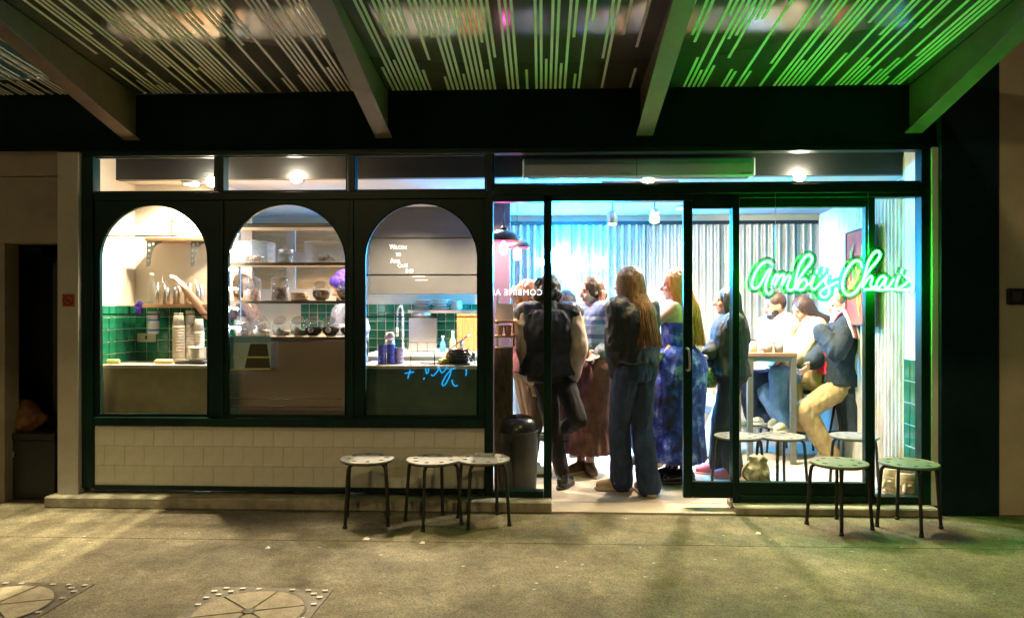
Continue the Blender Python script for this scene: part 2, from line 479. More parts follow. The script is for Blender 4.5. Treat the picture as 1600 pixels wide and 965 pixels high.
# ================================================================== SHOPFRONT (one thing: frame, arches, glass, tiles, door)
SF = empty('shopfront', (PX(790), 0, 0), 'dark green cafe shopfront with three arched windows, tiled base and wide glazed entrance', 'shop front')
def fbox(name, px0, px1, py0, py1, y0=0.0, y1=.09, m=M_PAINT, par=None, bevel=.003):
    mb = MB(); mb.box(PX(px0, y0), PX(px1, y0), y0, y1, PZ(py1, y0), PZ(py0, y0))
    return mb.build(name, m, par or SF, bevel)
fbox('header', 124, 1456, 229.5, 238.5)
fbox('post', 124, 145, 239, 769)
fbox('post', 1440, 1456, 239, 786)
for a, b_ in ((337, 349), (543, 554.5), (760, 770)): fbox('mullion', a, b_, 239, 296.5)
fbox('transom_rail', 145.5, 760, 297, 309, -.004)
fbox('transom_rail', 770.5, 1439.5, 289, 304, -.004)
fbox('post', 757, 770, 297.5, 775, .002)
fbox('sill', 145.5, 756.5, 656, 669, -.03)
fbox('bottom_rail', 145.5, 756.5, 765, 772)
# transom glass with thin inner beads
for a, b_, y0, y1 in ((145, 337, 239, 297), (349, 543, 239, 297), (554.5, 760, 239, 297), (770, 1440, 236, 289)):
    fbox('transom_pane', a + .5, b_ - .5, y0, y1, .05, .056, M_GLASS, bevel=0)
    bead = MB(); x0, x1, z0, z1 = PX(a, .03), PX(b_, .03), PZ(y1, .03), PZ(y0, .03)
    for q in ((x0, x1, z0, z0 + .012), (x0, x1, z1 - .012, z1), (x0, x0 + .012, z0 + .012, z1 - .012), (x1 - .012, x1, z0 + .012, z1 - .012)):
        bead.box(q[0], q[1], .030, .048, q[2], q[3])
    bead.build('glazing_bead', M_PAINT, SF)
# arch panels: board with an arched opening, a moulded edge and the glass behind
arches = [(146, 345.5, 153, 323), (346.5, 548.5, 354, 539), (549.5, 756.5, 569, 746)]
for k, (b0, b1, a0, a1) in enumerate(arches):
    x0, x1, xa0, xa1 = PX(b0), PX(b1), PX(a0), PX(a1)
    zt, zb = PZ(309.5), PZ(655.5); za, zb2 = PZ(316), PZ(651)
    r = (xa1 - xa0) / 2; cx = (xa0 + xa1) / 2; rz = r * (.98)
    n = 40; op = [(xa0, zb2), ] + [(cx - r * math.cos(math.pi * i / n), za - rz + rz * math.sin(math.pi * i / n)) for i in range(n + 1)] + [(xa1, zb2)]
    o_ = [(x0, zb), (x1, zb), (x1, zt), (x0, zt)]
    me = plate_mesh('arch_panel', [o_, op], .030, M_PAINT, .003)
    ob = link('arch_panel', me, None, SF); ob.rotation_euler = (R(90), 0, 0); ob.location = Vector((0, .035, 0)) - wpos(SF)
    mb = MB(); pth = [(p[0], .018, p[1]) for p in op]
    mb.tube(pth, .006, 6); mb.build('arch_moulding', M_PAINT, SF)
    mb = MB(); mb.box(x0 + .02, x1 - .02, .062, .068, zb + .005, zt - .005); mb.build('window_pane', M_GLASS, SF)
# cover strips between the bays
for px in (346, 549): fbox('cover_strip', px - 3, px + 3, 309.5, 655.5, .004, .02)
# dark lower boards seen through the arches
jm = mat('joint_metal', (.10, .09, .08), .3, metal=.6)
for k, ys in enumerate(((366, 491), (348,), (371, 429, 494.5))):
    for yy in ys:
        mb = MB(); mb.box(PX(arches[k][2] - 6, .07), PX(arches[k][3] + 6, .07), .070, .082, PZ(yy + 1.3, .07), PZ(yy - 1.0, .07)); mb.build('glazing_joint', jm, SF)
# tiled base
tz1, tz0 = PZ(670), PZ(765); tx0, tx1 = PX(131.5), PX(760)
mb = MB(); mb.box(PX(145.5), PX(756.5), .028, .09, tz0, tz1); mb.build('tile_bed', M_GROUT, SF)
rows, pitch = 3, (PX(760) - PX(131.5)) / 20.0
hh = (tz1 - tz0) / rows; xs0, xs1 = PX(145.5), PX(756.5)
random.seed(3)
tile_cache = {}
for j in range(rows):
    x = xs0 - (pitch * .5 if j == 1 else 0)
    while x < xs1 - .005:
        a, b_ = max(x, xs0), min(x + pitch, xs1); x += pitch
        if b_ - a < .02: continue
        key = round(b_ - a, 3)
        if key not in tile_cache:
            me = tile_mesh(b_ - a - .0010, hh - .0010, .0082, .0004); me.materials.append(M_TILE); tile_cache[key] = me
        t = link('tile', tile_cache[key], None, SF)
        t.location = Vector(((a + b_) / 2, .028 + random.uniform(-.0008, .0008), tz0 + (j + .5) * hh)) - wpos(SF)
        t.rotation_euler = (random.uniform(-.006, .006), 0, random.uniform(-.006, .006))
# entrance: side light, mullion, door head, sliding leaf, big window, end panel
fbox('mullion', 849.5, 862, 304.5, 790)
fbox('door_head', 770.5, 1082, 304.5, 314.5)
fbox('bottom_rail', 770.5, 849, 768, 778)
fbox('window_pane', 770.5, 849, 314.8, 768, .05, .056, M_GLASS, bevel=0)
DR = fbox('sliding_door', 1068, 1082, 304.5, 775, .02, .06)          # meeting stile carries the leaf
fbox('door_rail', 1082.3, 1144.7, 304.5, 327, .02, .06, par=DR); fbox('door_rail', 1082.3, 1144.7, 750, 775, .02, .06, par=DR)
fbox('door_pane', 1082.3, 1144.7, 327.2, 749.8, .037, .043, M_GLASS, par=DR, bevel=0)
mb = MB(); hx = PX(1075, -.03); z0, z1 = PZ(578, -.03), PZ(544, -.03)
mb.tube(smooth_path([(hx, .02, z1), (hx, -.02, z1), (hx + .006, -.035, z1 - .02), (hx + .010, -.035, z0 + .02), (hx, -.02, z0), (hx, .02, z0)], 4), .008, 8)
mb.build('handle', M_STEEL, DR)
fbox('post', 1145, 1155.5, 304.5, 786)
fbox('window_head', 1156, 1439.5, 304.8, 311, .0)
fbox('window_head', 1156, 1352, 311.3, 326, .02, .07)
fbox('mullion', 1352.5, 1367.5, 311.3, 770, .015, .07)
fbox('bottom_rail', 1156, 1352, 750, 770, .02, .07)
fbox('bottom_rail', 1156, 1439.5, 770.5, 780)
fbox('window_pane', 1156, 1352, 326, 750, .04, .046, M_GLASS, bevel=0)
fbox('window_pane', 1368, 1439.5, 311.3, 770, .04, .046, M_GLASS, bevel=0)
fbox('inner_frame', 1144.6, 1147.5, 327, 750, .09, .10, mat('aluminium', (.6, .6, .6), .35, metal=.9), bevel=0)
M_REFLTEXT = bpy.data.materials.new('reflected_letters'); M_REFLTEXT.use_nodes = True
_n, _l = M_REFLTEXT.node_tree.nodes, M_REFLTEXT.node_tree.links
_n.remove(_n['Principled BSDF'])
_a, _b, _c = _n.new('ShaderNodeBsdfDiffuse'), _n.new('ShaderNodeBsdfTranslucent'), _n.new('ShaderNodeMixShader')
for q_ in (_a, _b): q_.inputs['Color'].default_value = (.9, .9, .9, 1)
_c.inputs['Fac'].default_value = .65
_e, _s = _n.new('ShaderNodeEmission'), _n.new('ShaderNodeAddShader'); _e.inputs['Color'].default_value = (.85, 1, 1, 1); _e.inputs['Strength'].default_value = .7      # glow of the reflected sign, put into the letters
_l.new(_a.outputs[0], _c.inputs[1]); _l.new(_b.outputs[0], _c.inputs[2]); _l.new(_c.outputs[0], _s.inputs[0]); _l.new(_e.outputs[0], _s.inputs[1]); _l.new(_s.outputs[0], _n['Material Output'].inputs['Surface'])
# reflected sign across the road, built as mirrored letters on the side light
me = text_mesh('lettering', 'COMBINE AI', .058, M_REFLTEXT, .001, space=1.12, sx=1.0)
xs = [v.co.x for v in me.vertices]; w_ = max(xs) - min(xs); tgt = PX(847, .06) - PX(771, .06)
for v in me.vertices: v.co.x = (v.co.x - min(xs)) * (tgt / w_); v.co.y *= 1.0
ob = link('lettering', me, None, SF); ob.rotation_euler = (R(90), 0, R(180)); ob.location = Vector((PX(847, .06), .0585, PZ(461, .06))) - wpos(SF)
# small no-smoking sign on the pillar
sg = empty('no_smoking_sign', W(107, 479, -.045), 'small square red no smoking sign fixed on the pale pillar', 'sign')
mb = MB(); c = W(107, 469, -.045); mb.box(c.x - .042, c.x + .042, -.047, -.0405, c.z - .043, c.z + .043); mb.build('plate', mat('sign_red', (.35, .05, .03), .5), sg)
mb = MB(); mk = mat('sign_dark', (.06, .01, .008), .5)
mb.tube([(c.x + .033*math.cos(a*math.pi/12), -.0480, c.z + .033*math.sin(a*math.pi/12)) for a in range(25)], .0035, 5); mb.tube([(c.x - .023, -.048, c.z + .023), (c.x + .023, -.048, c.z - .023)], .0035, 5)
mb.box(c.x - .02, c.x + .012, -.0495, -.047, c.z - .006, c.z); mb.build('symbol', mk, sg)
vb = empty('wall_box', W(1586, 474, -.03), 'small dark square box fixed on the beige neighbouring wall', 'wall box')
c = W(1586, 463, -.03); mb = MB(); mb.box(c.x - .054, c.x + .054, -.05, -.0205, c.z - .052, c.z + .052); mb.build('cover', M_BLACK, vb, .006)
mb = MB(); mb.box(c.x - .03, c.x + .03, -.054, -.0502, c.z - .03, c.z + .03); mb.build('face_plate', mat('dark_grey', (.05, .05, .05), .5), vb)

# ================================================================== CANOPY
M_SOFFIT = mat('soffit_glass', (.075, .075, .060), .10, spec=1.0)
M_STRIPE = mat('frosted_stripe', (.85, .85, .78), .6)
M_BEAM = mat('beam_paint', (.17, .125, .095), .55, var=.15, vscale=6, bump=.1)
M_BLOCKER = mat('blocker_sheet', (.03, .03, .03), .6)
CN = empty('canopy', (PX(800), -1.2, 2.8), 'glazed street canopy with striped panels on tapering beams above the cafe', 'canopy')
SL = math.atan(.10); zK = PZ(140); LEN = 2.6
def soff(y): return zK + .10 * (-y)
beam_px = [(207, 217), (600, 212), (1007, 208), (1427, 204)]
bxs = [W(px, py, 0).x for px, py in beam_px]
bxs = [bxs[0] - (bxs[1] - bxs[0])] + bxs
zB = PZ(211)
for x in bxs:
    mb = MB(); w_ = .028; f = .055
    y0, y1 = -.003, -LEN
    def sec(y):
        zt = soff(y) - .004; zb = max(zt - .34 * (1 - (-y) / 3.2) , zt - .34)
        zb = zt - (zt - zB) if y == y0 else zB + .235 * (-y)
        return zt, min(zb, zt - .06)
    L_ = [(y, *sec(y)) for y in (y0, -.7, -1.2, -1.5, y1)]
    # web
    vs = []
    for (y, zt, zb) in L_: vs += [(x - w_, y, zb), (x + w_, y, zb), (x + w_, y, zt), (x - w_, y, zt)]
    fs = [(3, 2, 1, 0), (len(vs)-4, len(vs)-3, len(vs)-2, len(vs)-1)]
    for i in range(len(L_) - 1):
        a = 4*i
        fs += [(a + j, a + (j+1) % 4, a + 4 + (j+1) % 4, a + 4 + j) for j in range(4)]
    mb.add(vs, fs); b = mb.build('beam', M_BEAM, CN, .003)
    fl_ = MB()
    for i in range(len(L_) - 1):
        (ya, ta, za), (yb, tb, zb) = L_[i], L_[i+1]
        fl_.add([(x-f, ya, za-.012), (x+f, ya, za-.012), (x+f, yb, zb-.012), (x-f, yb, zb-.012), (x-f, ya, za-.0005), (x+f, ya, za-.0005), (x+f, yb, zb-.0005), (x-f, yb, zb-.0005)],
                [(0,3,2,1), (4,5,6,7), (0,1,5,4), (1,2,6,5), (2,3,7,6), (3,0,4,7)])
    fl_.build('flange', M_BEAM, b)
stripe_me = MB(); stripe_me.add([(-.008, -.5, 0), (.008, -.5, 0), (.008, .5, 0), (-.008, .5, 0), (-.008, -.5, .003), (.008, -.5, .003), (.008, .5, .003), (-.008, .5, .003)],
    [(0,3,2,1), (0,1,5,4), (1,2,6,5), (2,3,7,6), (3,0,4,7)])
stripe_me = stripe_me.mesh('stripe'); stripe_me.materials.append(M_STRIPE)
random.seed(21)
ends = bxs + []
for i in range(4):
    x0, x1 = bxs[i] + .001, bxs[i+1] - .001
    mb = MB()
    ya, yb = -.004, -LEN
    mb.add([(x0, ya, soff(ya)), (x1, ya, soff(ya)), (x1, yb, soff(yb)), (x0, yb, soff(yb)), (x0, ya, soff(ya)+.012), (x1, ya, soff(ya)+.012), (x1, yb, soff(yb)+.012), (x0, yb, soff(yb)+.012)],
           [(0,3,2,1), (4,5,6,7), (0,1,5,4), (1,2,6,5), (2,3,7,6), (3,0,4,7)])
    pn = mb.build('glass_panel', M_SOFFIT if i else glass_mat('clear_canopy_glass', (.75, .78, .76), 1.0), CN)
    pos = [x0 + .07 + k * .031 for k in range(int((x1 - x0 - .13) / .031))]
    for xx in pos:
        if random.random() < .17: continue
        segs = []
        m = random.random()
        if m < .50: segs = [(0.02, LEN - .3)]
        elif m < .72: segs = [(random.uniform(.35, 1.0), LEN - .3)]
        elif m < .90: segs = [(.02, random.uniform(.12, .5))]
        else: segs = [(.02, random.uniform(.15, .4)), (random.uniform(.7, 1.0), LEN - .3)]
        for (a, b_) in segs:
            st = link('stripe', stripe_me, None, pn); y = -(a + b_) / 2
            st.location = Vector((xx, y, soff(y) - .0032)) - wpos(pn)
            st.scale = (1, (b_ - a) / math.cos(SL), 1); st.rotation_euler = (-SL, 0, 0)
    if i == 0:
        fs_ = MB(); fs_.box(x0, x1, -.25, -.004, soff(0) + .030, soff(0) + .045); fs_.build('wall_shade_strip', M_BLOCKER, CN)  # unseen strip added to keep the side lamp off the wall
    if i > 0:
        rf = MB(); rf.add([(x0, ya, soff(ya)+.03), (x1, ya, soff(ya)+.03), (x1, yb, soff(yb)+.03), (x0, yb, soff(yb)+.03)], [(0,1,2,3)])
        rf.build('blocker_sheet', M_BLOCKER, CN)  # opaque sheet added above the glass to block light from overhead
mb = MB(); mb.box(bxs[0] - .1, bxs[-1] + .06, -LEN - .08, -LEN, soff(-LEN) - .08, soff(-LEN) + .06); mb.build('gutter', M_BEAM, CN)
# ================================================================== LAMPS (each light sits in its own lamp)
def emat(name, col, s):
    return mat(name, col, .5, emit=col, estr=s)
M_BULB = emat('lamp_glow', (1.0, .86, .66), 160.0)
M_LAMPBODY = mat('lamp_grey', (.30, .30, .30), .4, metal=.6)
def spot_lamp(px, py, Y, label, energy, r=.036, inward=0.0):
    p = W(px, py, Y)
    t = empty('spot_lamp', (p.x, p.y, p.z - .03), label, 'spotlight', 'bright spotlights behind the transom windows')
    mb = MB(); mb.ball(p, r); mb.build('bulb', M_BULB, t)
    mb = MB(); mb.lathe(p + Vector((0, .03, .0)), [(r*1.15, -.0), (r*1.25, .05), (r*.8, .09)], 16, axis=(0, 1, .25)); mb.build('housing', M_LAMPBODY, t)
    mb = MB(); mb.tube([p + Vector((0, .07, .02)), p + Vector((0, .07, .12))], .008); mb.build('bracket', M_BLACK, t)
    lamp('spot_light', 'SPOT', p + Vector((0, -.06, -.01)), energy, (1.0, .70, .35), t, r * .7, 106, .5, (p.x + .25, -2.1, 0))
    if inward: lamp('spot_light_inward', 'SPOT', p + Vector((0, -.06, -.03)), inward, WARM, t, r, 150, .7, (p.x, p.y + .15, 0))
    return t
spot_lamp(462, 278, .33, 'glaring spotlight behind the transom over the jar window', E_SPOT*.6, inward=130)
spot_lamp(1013, 282, .33, 'glaring spotlight behind the transom over the open entrance', E_SPOT)
spot_lamp(1250, 275, .33, 'glaring spotlight behind the transom above the green neon sign', E_SPOT)
spot_lamp(330, 284, .33, 'glaring spotlight at the end of the transom over the cream-walled window', E_SPOT*.45, inward=60)
def downlight(x, y, energy, label, group, col=WARM, tilt=None, spot=150):
    t = empty('ceiling_light', (x, y, zc - .03), label, 'ceiling light', group)
    mb = MB(); mb.lathe((x, y, zc - .022), [(.065, .0), (.075, .0215)], 20); mb.build('rim', M_LAMPBODY, t)
    mb = MB(); mb.lathe((x, y, zc - .026), [(.05, 0), (.05, .003)], 20); mb.build('lens', emat('downlight_glow', (1.0, .88, .72), 14.0), t)
    lamp('down_light', 'SPOT', (x, y, zc - .035), energy, col, t, .035, spot, .7, tilt or (x, y, 0))
    return t
KG, SG = 'round ceiling lights over the kitchen', 'round ceiling lights over the shop floor'
KL = ['round ceiling light over the cream-walled window counter', 'round ceiling light over the kitchen worker in the turban', 'round ceiling light before the hanging menu board']
for x, y in ((-2.62, .47), (-1.25, 1.25), (-.45, 1.2)):
    downlight(x, y, E_DOWN_KITCHEN * (1.0 if x < -2 else 1.3), KL.pop(0), KG)
SLB = ['round ceiling light over the long-haired woman in the doorway', 'round ceiling light over the sliding door', 'round ceiling light over the front of the bar table', 'round ceiling light above the man in the navy coat', 'round ceiling light near the corrugated back wall']
for x, y in ((.80, 1.15), (1.25, 1.05), (1.80, 1.15), (2.05, 1.65), (1.30, 1.95)):
    key = (x, y) == (1.25, 1.05)
    downlight(x, y, E_DOWN_SHOP * (1.7 if key else 1.0), SLB.pop(0), SG, spot=150 if key else 96)
# street lamps across the road and by the next shop, outside the picture but lighting it
def street_lamp(x, y, h, energy, label, target, spot, blend, col, r=.15):
    t = empty('street_lamp', (x, y, 0), label, 'street lamp')
    mb = MB(); mb.tube([(x, y, 0), (x, y, h)], .08, 10, .05); mb.build('pole', M_BLACK, t)
    d = (Vector(target) - Vector((x, y, h))); d.z = 0; d = d.normalized()
    mb = MB(); mb.tube(smooth_path([(x, y, h - .1), Vector((x, y, h + .15)) + d*.3, Vector((x, y, h + .2)) + d*.9], 5), .04, 8); mb.build('arm', M_BLACK, t)
    q = Vector((x, y, h + .15)) + d
    mb = MB(); mb.ball(q, (.28, .18, .08)); mb.build('lamp_head', M_LAMPBODY, t)
    lamp('street_light', 'SPOT', q + Vector((0, 0, -.15)), energy, col, t, r, spot, blend, target)
street_lamp(-5.6, -15.5, 5.63, E_STREET, 'tall street lamp across the road facing the cafe', (-.3, -1.2, .3), 60, .8, (1.0, .74, .36), .2)
street_lamp(-4.4, -1.2, 8.0, E_STREET_SIDE, 'tall street lamp by the neighbouring doorway', (-3.1, -.4, 0), 38, .5, (1.0, .80, .48), .08)
street_lamp(.8, -7.9, 6.3, E_STREET_NEAR, 'tall street lamp at the kerb behind the viewer', (.3, -1.6, 0), 75, .9, (1.0, .70, .30), .2)
# ---- green neon sign hung in front of the window
NS = empty('neon_sign', W(1300, 470, -.03), "glowing green neon script sign reading Ambi's Chai hung across the window", 'neon sign')
M_NEON = emat('green_neon', (.008, 1.0, .035), NEON_GREEN)
def nz(pts, Y=-.035):
    return [W(1160 + x / 5.714, 375 + y / 5.714, Y) for x, y in pts]
strokes = [
 [(268,222),(240,196),(205,196),(160,228),(115,295),(86,375),(92,420),(118,428),(150,408),(190,345),(225,280),(252,262),(240,305),(215,370),(206,430),(222,474),(250,474),(268,450)],
 [(262,400),(285,335),(312,308),(318,328),(300,375),(288,408),(320,345),(352,312),(372,316),(362,355),(352,402),(385,345),(412,318),(428,330),(412,375),(402,425),(425,447),(455,435),(478,400)],
 [(478,400),(515,330),(565,260),(608,205),(622,160),(598,136),(565,148),(525,200),(496,270),(478,350),(474,410),(484,440),(492,425),(512,380),(545,350),(570,362),(572,400),(545,436),(505,444)],
 [(572,395),(605,385),(640,318),(628,365),(614,412),(632,438),(660,425),(695,385)],
 [(670,262),(660,298)], [(736,248),(722,300)],
 [(695,385),(738,345),(758,312),(748,350),(742,385),(772,432),(772,480),(740,508),(705,500),(694,470),(720,440),(775,410),(835,380),(856,376)],
 [(1066,250),(1058,205),(1030,185),(990,196),(945,250),(910,320),(893,390),(902,450),(932,486),(972,486),(1012,460),(1045,415),(1062,388)],
 [(1062,388),(1095,330),(1145,255),(1200,190),(1228,140),(1218,104),(1190,104),(1150,150),(1118,215),(1098,290),(1080,360),(1070,424),(1090,390),(1120,345),(1150,322),(1160,345),(1146,390),(1156,424),(1188,412)],
 [(1282,340),(1252,322),(1218,350),(1196,398),(1210,426),(1240,404),(1284,338),(1270,390),(1278,424),(1310,410),(1352,345)],
 [(1400,318),(1380,370),(1372,412),(1392,432),(1430,410),(1478,372)],
 [(1428,258),(1418,296)],
 [(1085,442),(1160,438),(1240,444),(1330,436),(1420,444),(1505,434)]]
for s_ in strokes:
    mb = MB(); mb.tube(smooth_path(nz(s_), 5), .0075, 8); mb.build('neon_tube', M_NEON, NS)
# green-tinted acrylic round the letters, added as their halo, held by two wires
M_ACR = bpy.data.materials.new('halo_acrylic'); M_ACR.use_nodes = True
_n = M_ACR.node_tree.nodes; _l = M_ACR.node_tree.links; _n.remove(_n['Principled BSDF'])
_t = _n.new('ShaderNodeBsdfTransparent'); _d = _n.new('ShaderNodeBsdfTranslucent'); _d2 = _n.new('ShaderNodeBsdfDiffuse'); _m1 = _n.new('ShaderNodeMixShader'); _m2 = _n.new('ShaderNodeMixShader')
_m1.inputs['Fac'].default_value = .5; _m2.inputs['Fac'].default_value = .013
_t.inputs['Color'].default_value = (.36, .66, .46, 1); _l.new(_d.outputs[0], _m1.inputs[1]); _l.new(_d2.outputs[0], _m1.inputs[2]); _l.new(_t.outputs[0], _m2.inputs[1]); _l.new(_m1.outputs[0], _m2.inputs[2]); _l.new(_m2.outputs[0], _n['Material Output'].inputs['Surface'])
mb = MB()
for s_ in strokes[:-1]:
    P_ = smooth_path(nz(s_, -.012), 3)
    # ribbon either side of the tube, 3 mm thick
    for a, b_ in zip(P_[:-1], P_[1:]):
        t = (b_ - a)
        if t.length < 1e-5: continue
        t.normalize(); w_ = Vector((-t.z, 0, t.x)) * .033; e_ = t * .006
        mb.prism([a - w_ - e_, b_ - w_ + e_, b_ + w_ + e_, a + w_ - e_], (0, .003, 0))
bk = mb.build('halo_backing', M_ACR, NS)
rm = bk.modifiers.new('remesh', 'REMESH'); rm.mode = 'VOXEL'; rm.voxel_size = .004
dg = bpy.context.evaluated_depsgraph_get(); me = bpy.data.meshes.new_from_object(bk.evaluated_get(dg)); bk.modifiers.clear(); bk.data = me
for px, py in ((1212, 402), (1357, 396)):
    a = W(px, py, -.012); mb = MB(); mb.tube([a, (a.x, -.006, PZ(303, -.006))], .0016, 5); mb.build('hanging_wire', M_STEEL, NS)
a = W(1420, 455, -.02); mb = MB(); mb.tube(smooth_path([a, a + Vector((.03, .005, -.02)), a + Vector((.05, .012, .10)), (a.x + .05, -.006, PZ(303, -.006))], 5), .0025, 5); mb.build('cable', M_BLACK, NS)
# ---- blue neon lettering on the corrugated back wall
BN = empty('neon_sign', W(895, 460, 2.53), 'dazzling blue neon script with a plus sign on the corrugated wall', 'neon sign')
M_BLUE = emat('blue_neon', (.008, .40, 1.0), NEON_BLUE)
def bz(pts, Y=2.52): return [W(820 + x / 9.653, 370 + y / 9.653, Y) for x, y in pts]
bl = [[(560,250),(500,190),(440,230),(410,330),(430,420),(500,440),(570,390)],
 [(570,430),(610,300),(660,170),(625,165),(600,280),(590,440),(640,330),(690,330),(680,430),(720,430)],
 [(820,350),(770,330),(735,390),(760,450),(810,410),(830,345),(825,440),(870,430)],
 [(880,350),(875,440),(910,440),(945,400)], [(905,270),(900,290)],
 [(245,330),(245,430)], [(215,380),(290,380)],
 [(1090,330),(1160,330),(1130,420),(1190,440)],
 [(560,640),(640,600),(760,620),(700,720),(620,760),(700,820),(820,780)],
 [(1110,690),(1160,700),(1130,800),(1160,900)]]
for s_ in bl:
    mb = MB(); mb.tube(smooth_path(bz(s_), 4), .021, 8); mb.build('neon_tube', M_BLUE, BN)
# ---- lamp glints at the street-lamp end of the jar window, added as glowing tubes
LB = empty('glint_row', W(350, 520, .115), 'upright row of six dazzling white reflected glints built as tubes at the edge of the jar window', 'glints')
mb = MB(); a_ = W(352, 360, .118); b__ = W(352, 520, .118); mb.box(a_.x - .012, a_.x + .012, .118, .135, b__.z, a_.z); mb.build('rail', M_LAMPBODY, LB)
M_GLINT = emat('glint_glow', (.80, .88, 1.0), 90.0)
for yy in (365, 393, 420, 450, 481, 511):
    a_ = W(354, yy - 1.5, .112); b__ = W(372, yy + 1.5, .112); mb = MB(); mb.tube([a_, b__], .006, 8); mb.build('glint_tube', M_GLINT, LB)
# ---- two dome pendants with a pink bulb
M_SHADE = mat('shade_black', (.02, .02, .022), .35); M_SHIN = mat('shade_orange', (.75, .28, .08), .5)
def pendant(px, py, Y, r, label):
    p = W(px, py, Y)
    t = empty('pendant_lamp', p, label, 'pendant lamp', 'dome pendant lamps by the counter')
    pr = [(r*math.cos(a*math.pi/16), r*.72*math.sin(a*math.pi/16)) for a in range(0, 8)] + [(.03, r*.74), (.025, r*.85), (.012, r*.92)]
    mb = MB(); mb.lathe(p, pr, 28, cap=False); mb.build('shade', M_SHADE, t)
    mb = MB(); mb.lathe(p + Vector((0, 0, -.001)), [(q[0]*.97, q[1]*.96) for q in pr[:8]], 28, cap=False); mb.build('shade_lining', M_SHIN, t)
    mb = MB(); mb.tube([p + Vector((0, 0, r*.9)), (p.x, p.y, zc)], .004, 6); mb.build('cord', M_BLACK, t)
    mb = MB(); mb.lathe((p.x, p.y, zc - .03), [(.05, 0), (.055, .029)], 16); mb.build('ceiling_rose', M_BLACK, t)
    mb = MB(); mb.ball(p + Vector((0, 0, -.052)), (.032, .032, .055)); mb.build('bulb', emat('pink_glow', (1.0, .06, .50), NEON_PINK), t)
    lamp('pink_light', 'POINT', p + Vector((0, 0, -.055)), 22.0, (1.0, .10, .50), t, .03)
pendant(787, 377, .80, .125, 'black dome pendant with glowing pink bulb beside the window mullion')
pendant(808, 387, 1.35, .115, 'smaller black dome pendant hanging behind the pink-lit one')
# ---- two track spots over the room
M_SILV = mat('spot_silver', (.5, .48, .46), .35, metal=.8)
for px, py, lab in ((957, 340, 'silver track spotlight over the woman in the blue sweater'), (1023, 337, 'silver track spotlight over the long-haired woman in the doorway')):
    p = W(px, py, 1.25)
    t = empty('track_spotlight', (p.x, p.y, p.z - .06), lab, 'track spotlight', 'silver track spotlights')
    mb = MB(); mb.lathe(p, [(.036, -.055), (.042, -.05), (.042, .035), (.03, .055), (.012, .06)], 16, axis=(0, .12, 1)); mb.build('head', M_SILV, t)
    mb = MB(); mb.tube([p + Vector((0, 0, .055)), (p.x, p.y, zc - .02)], .006); mb.build('stem', M_BLACK, t)
    mb = MB(); mb.box(p.x - .16, p.x + .10, p.y - .018, p.y + .018, zc - .02, zc - .0005); mb.build('track', M_BLACK, t)
    mb = MB(); mb.lathe(p + Vector((0, 0, -.0585)), [(.03, 0), (.03, .002)], 14); mb.build('lens', emat('downlight_glow', (1.0, .88, .72), 14.0), t)
    lamp('spot_beam', 'SPOT', p + Vector((0, 0, -.065)), 70, WARM, t, .03, 84, .6, (p.x + 1.5, 2.6, 1.1))
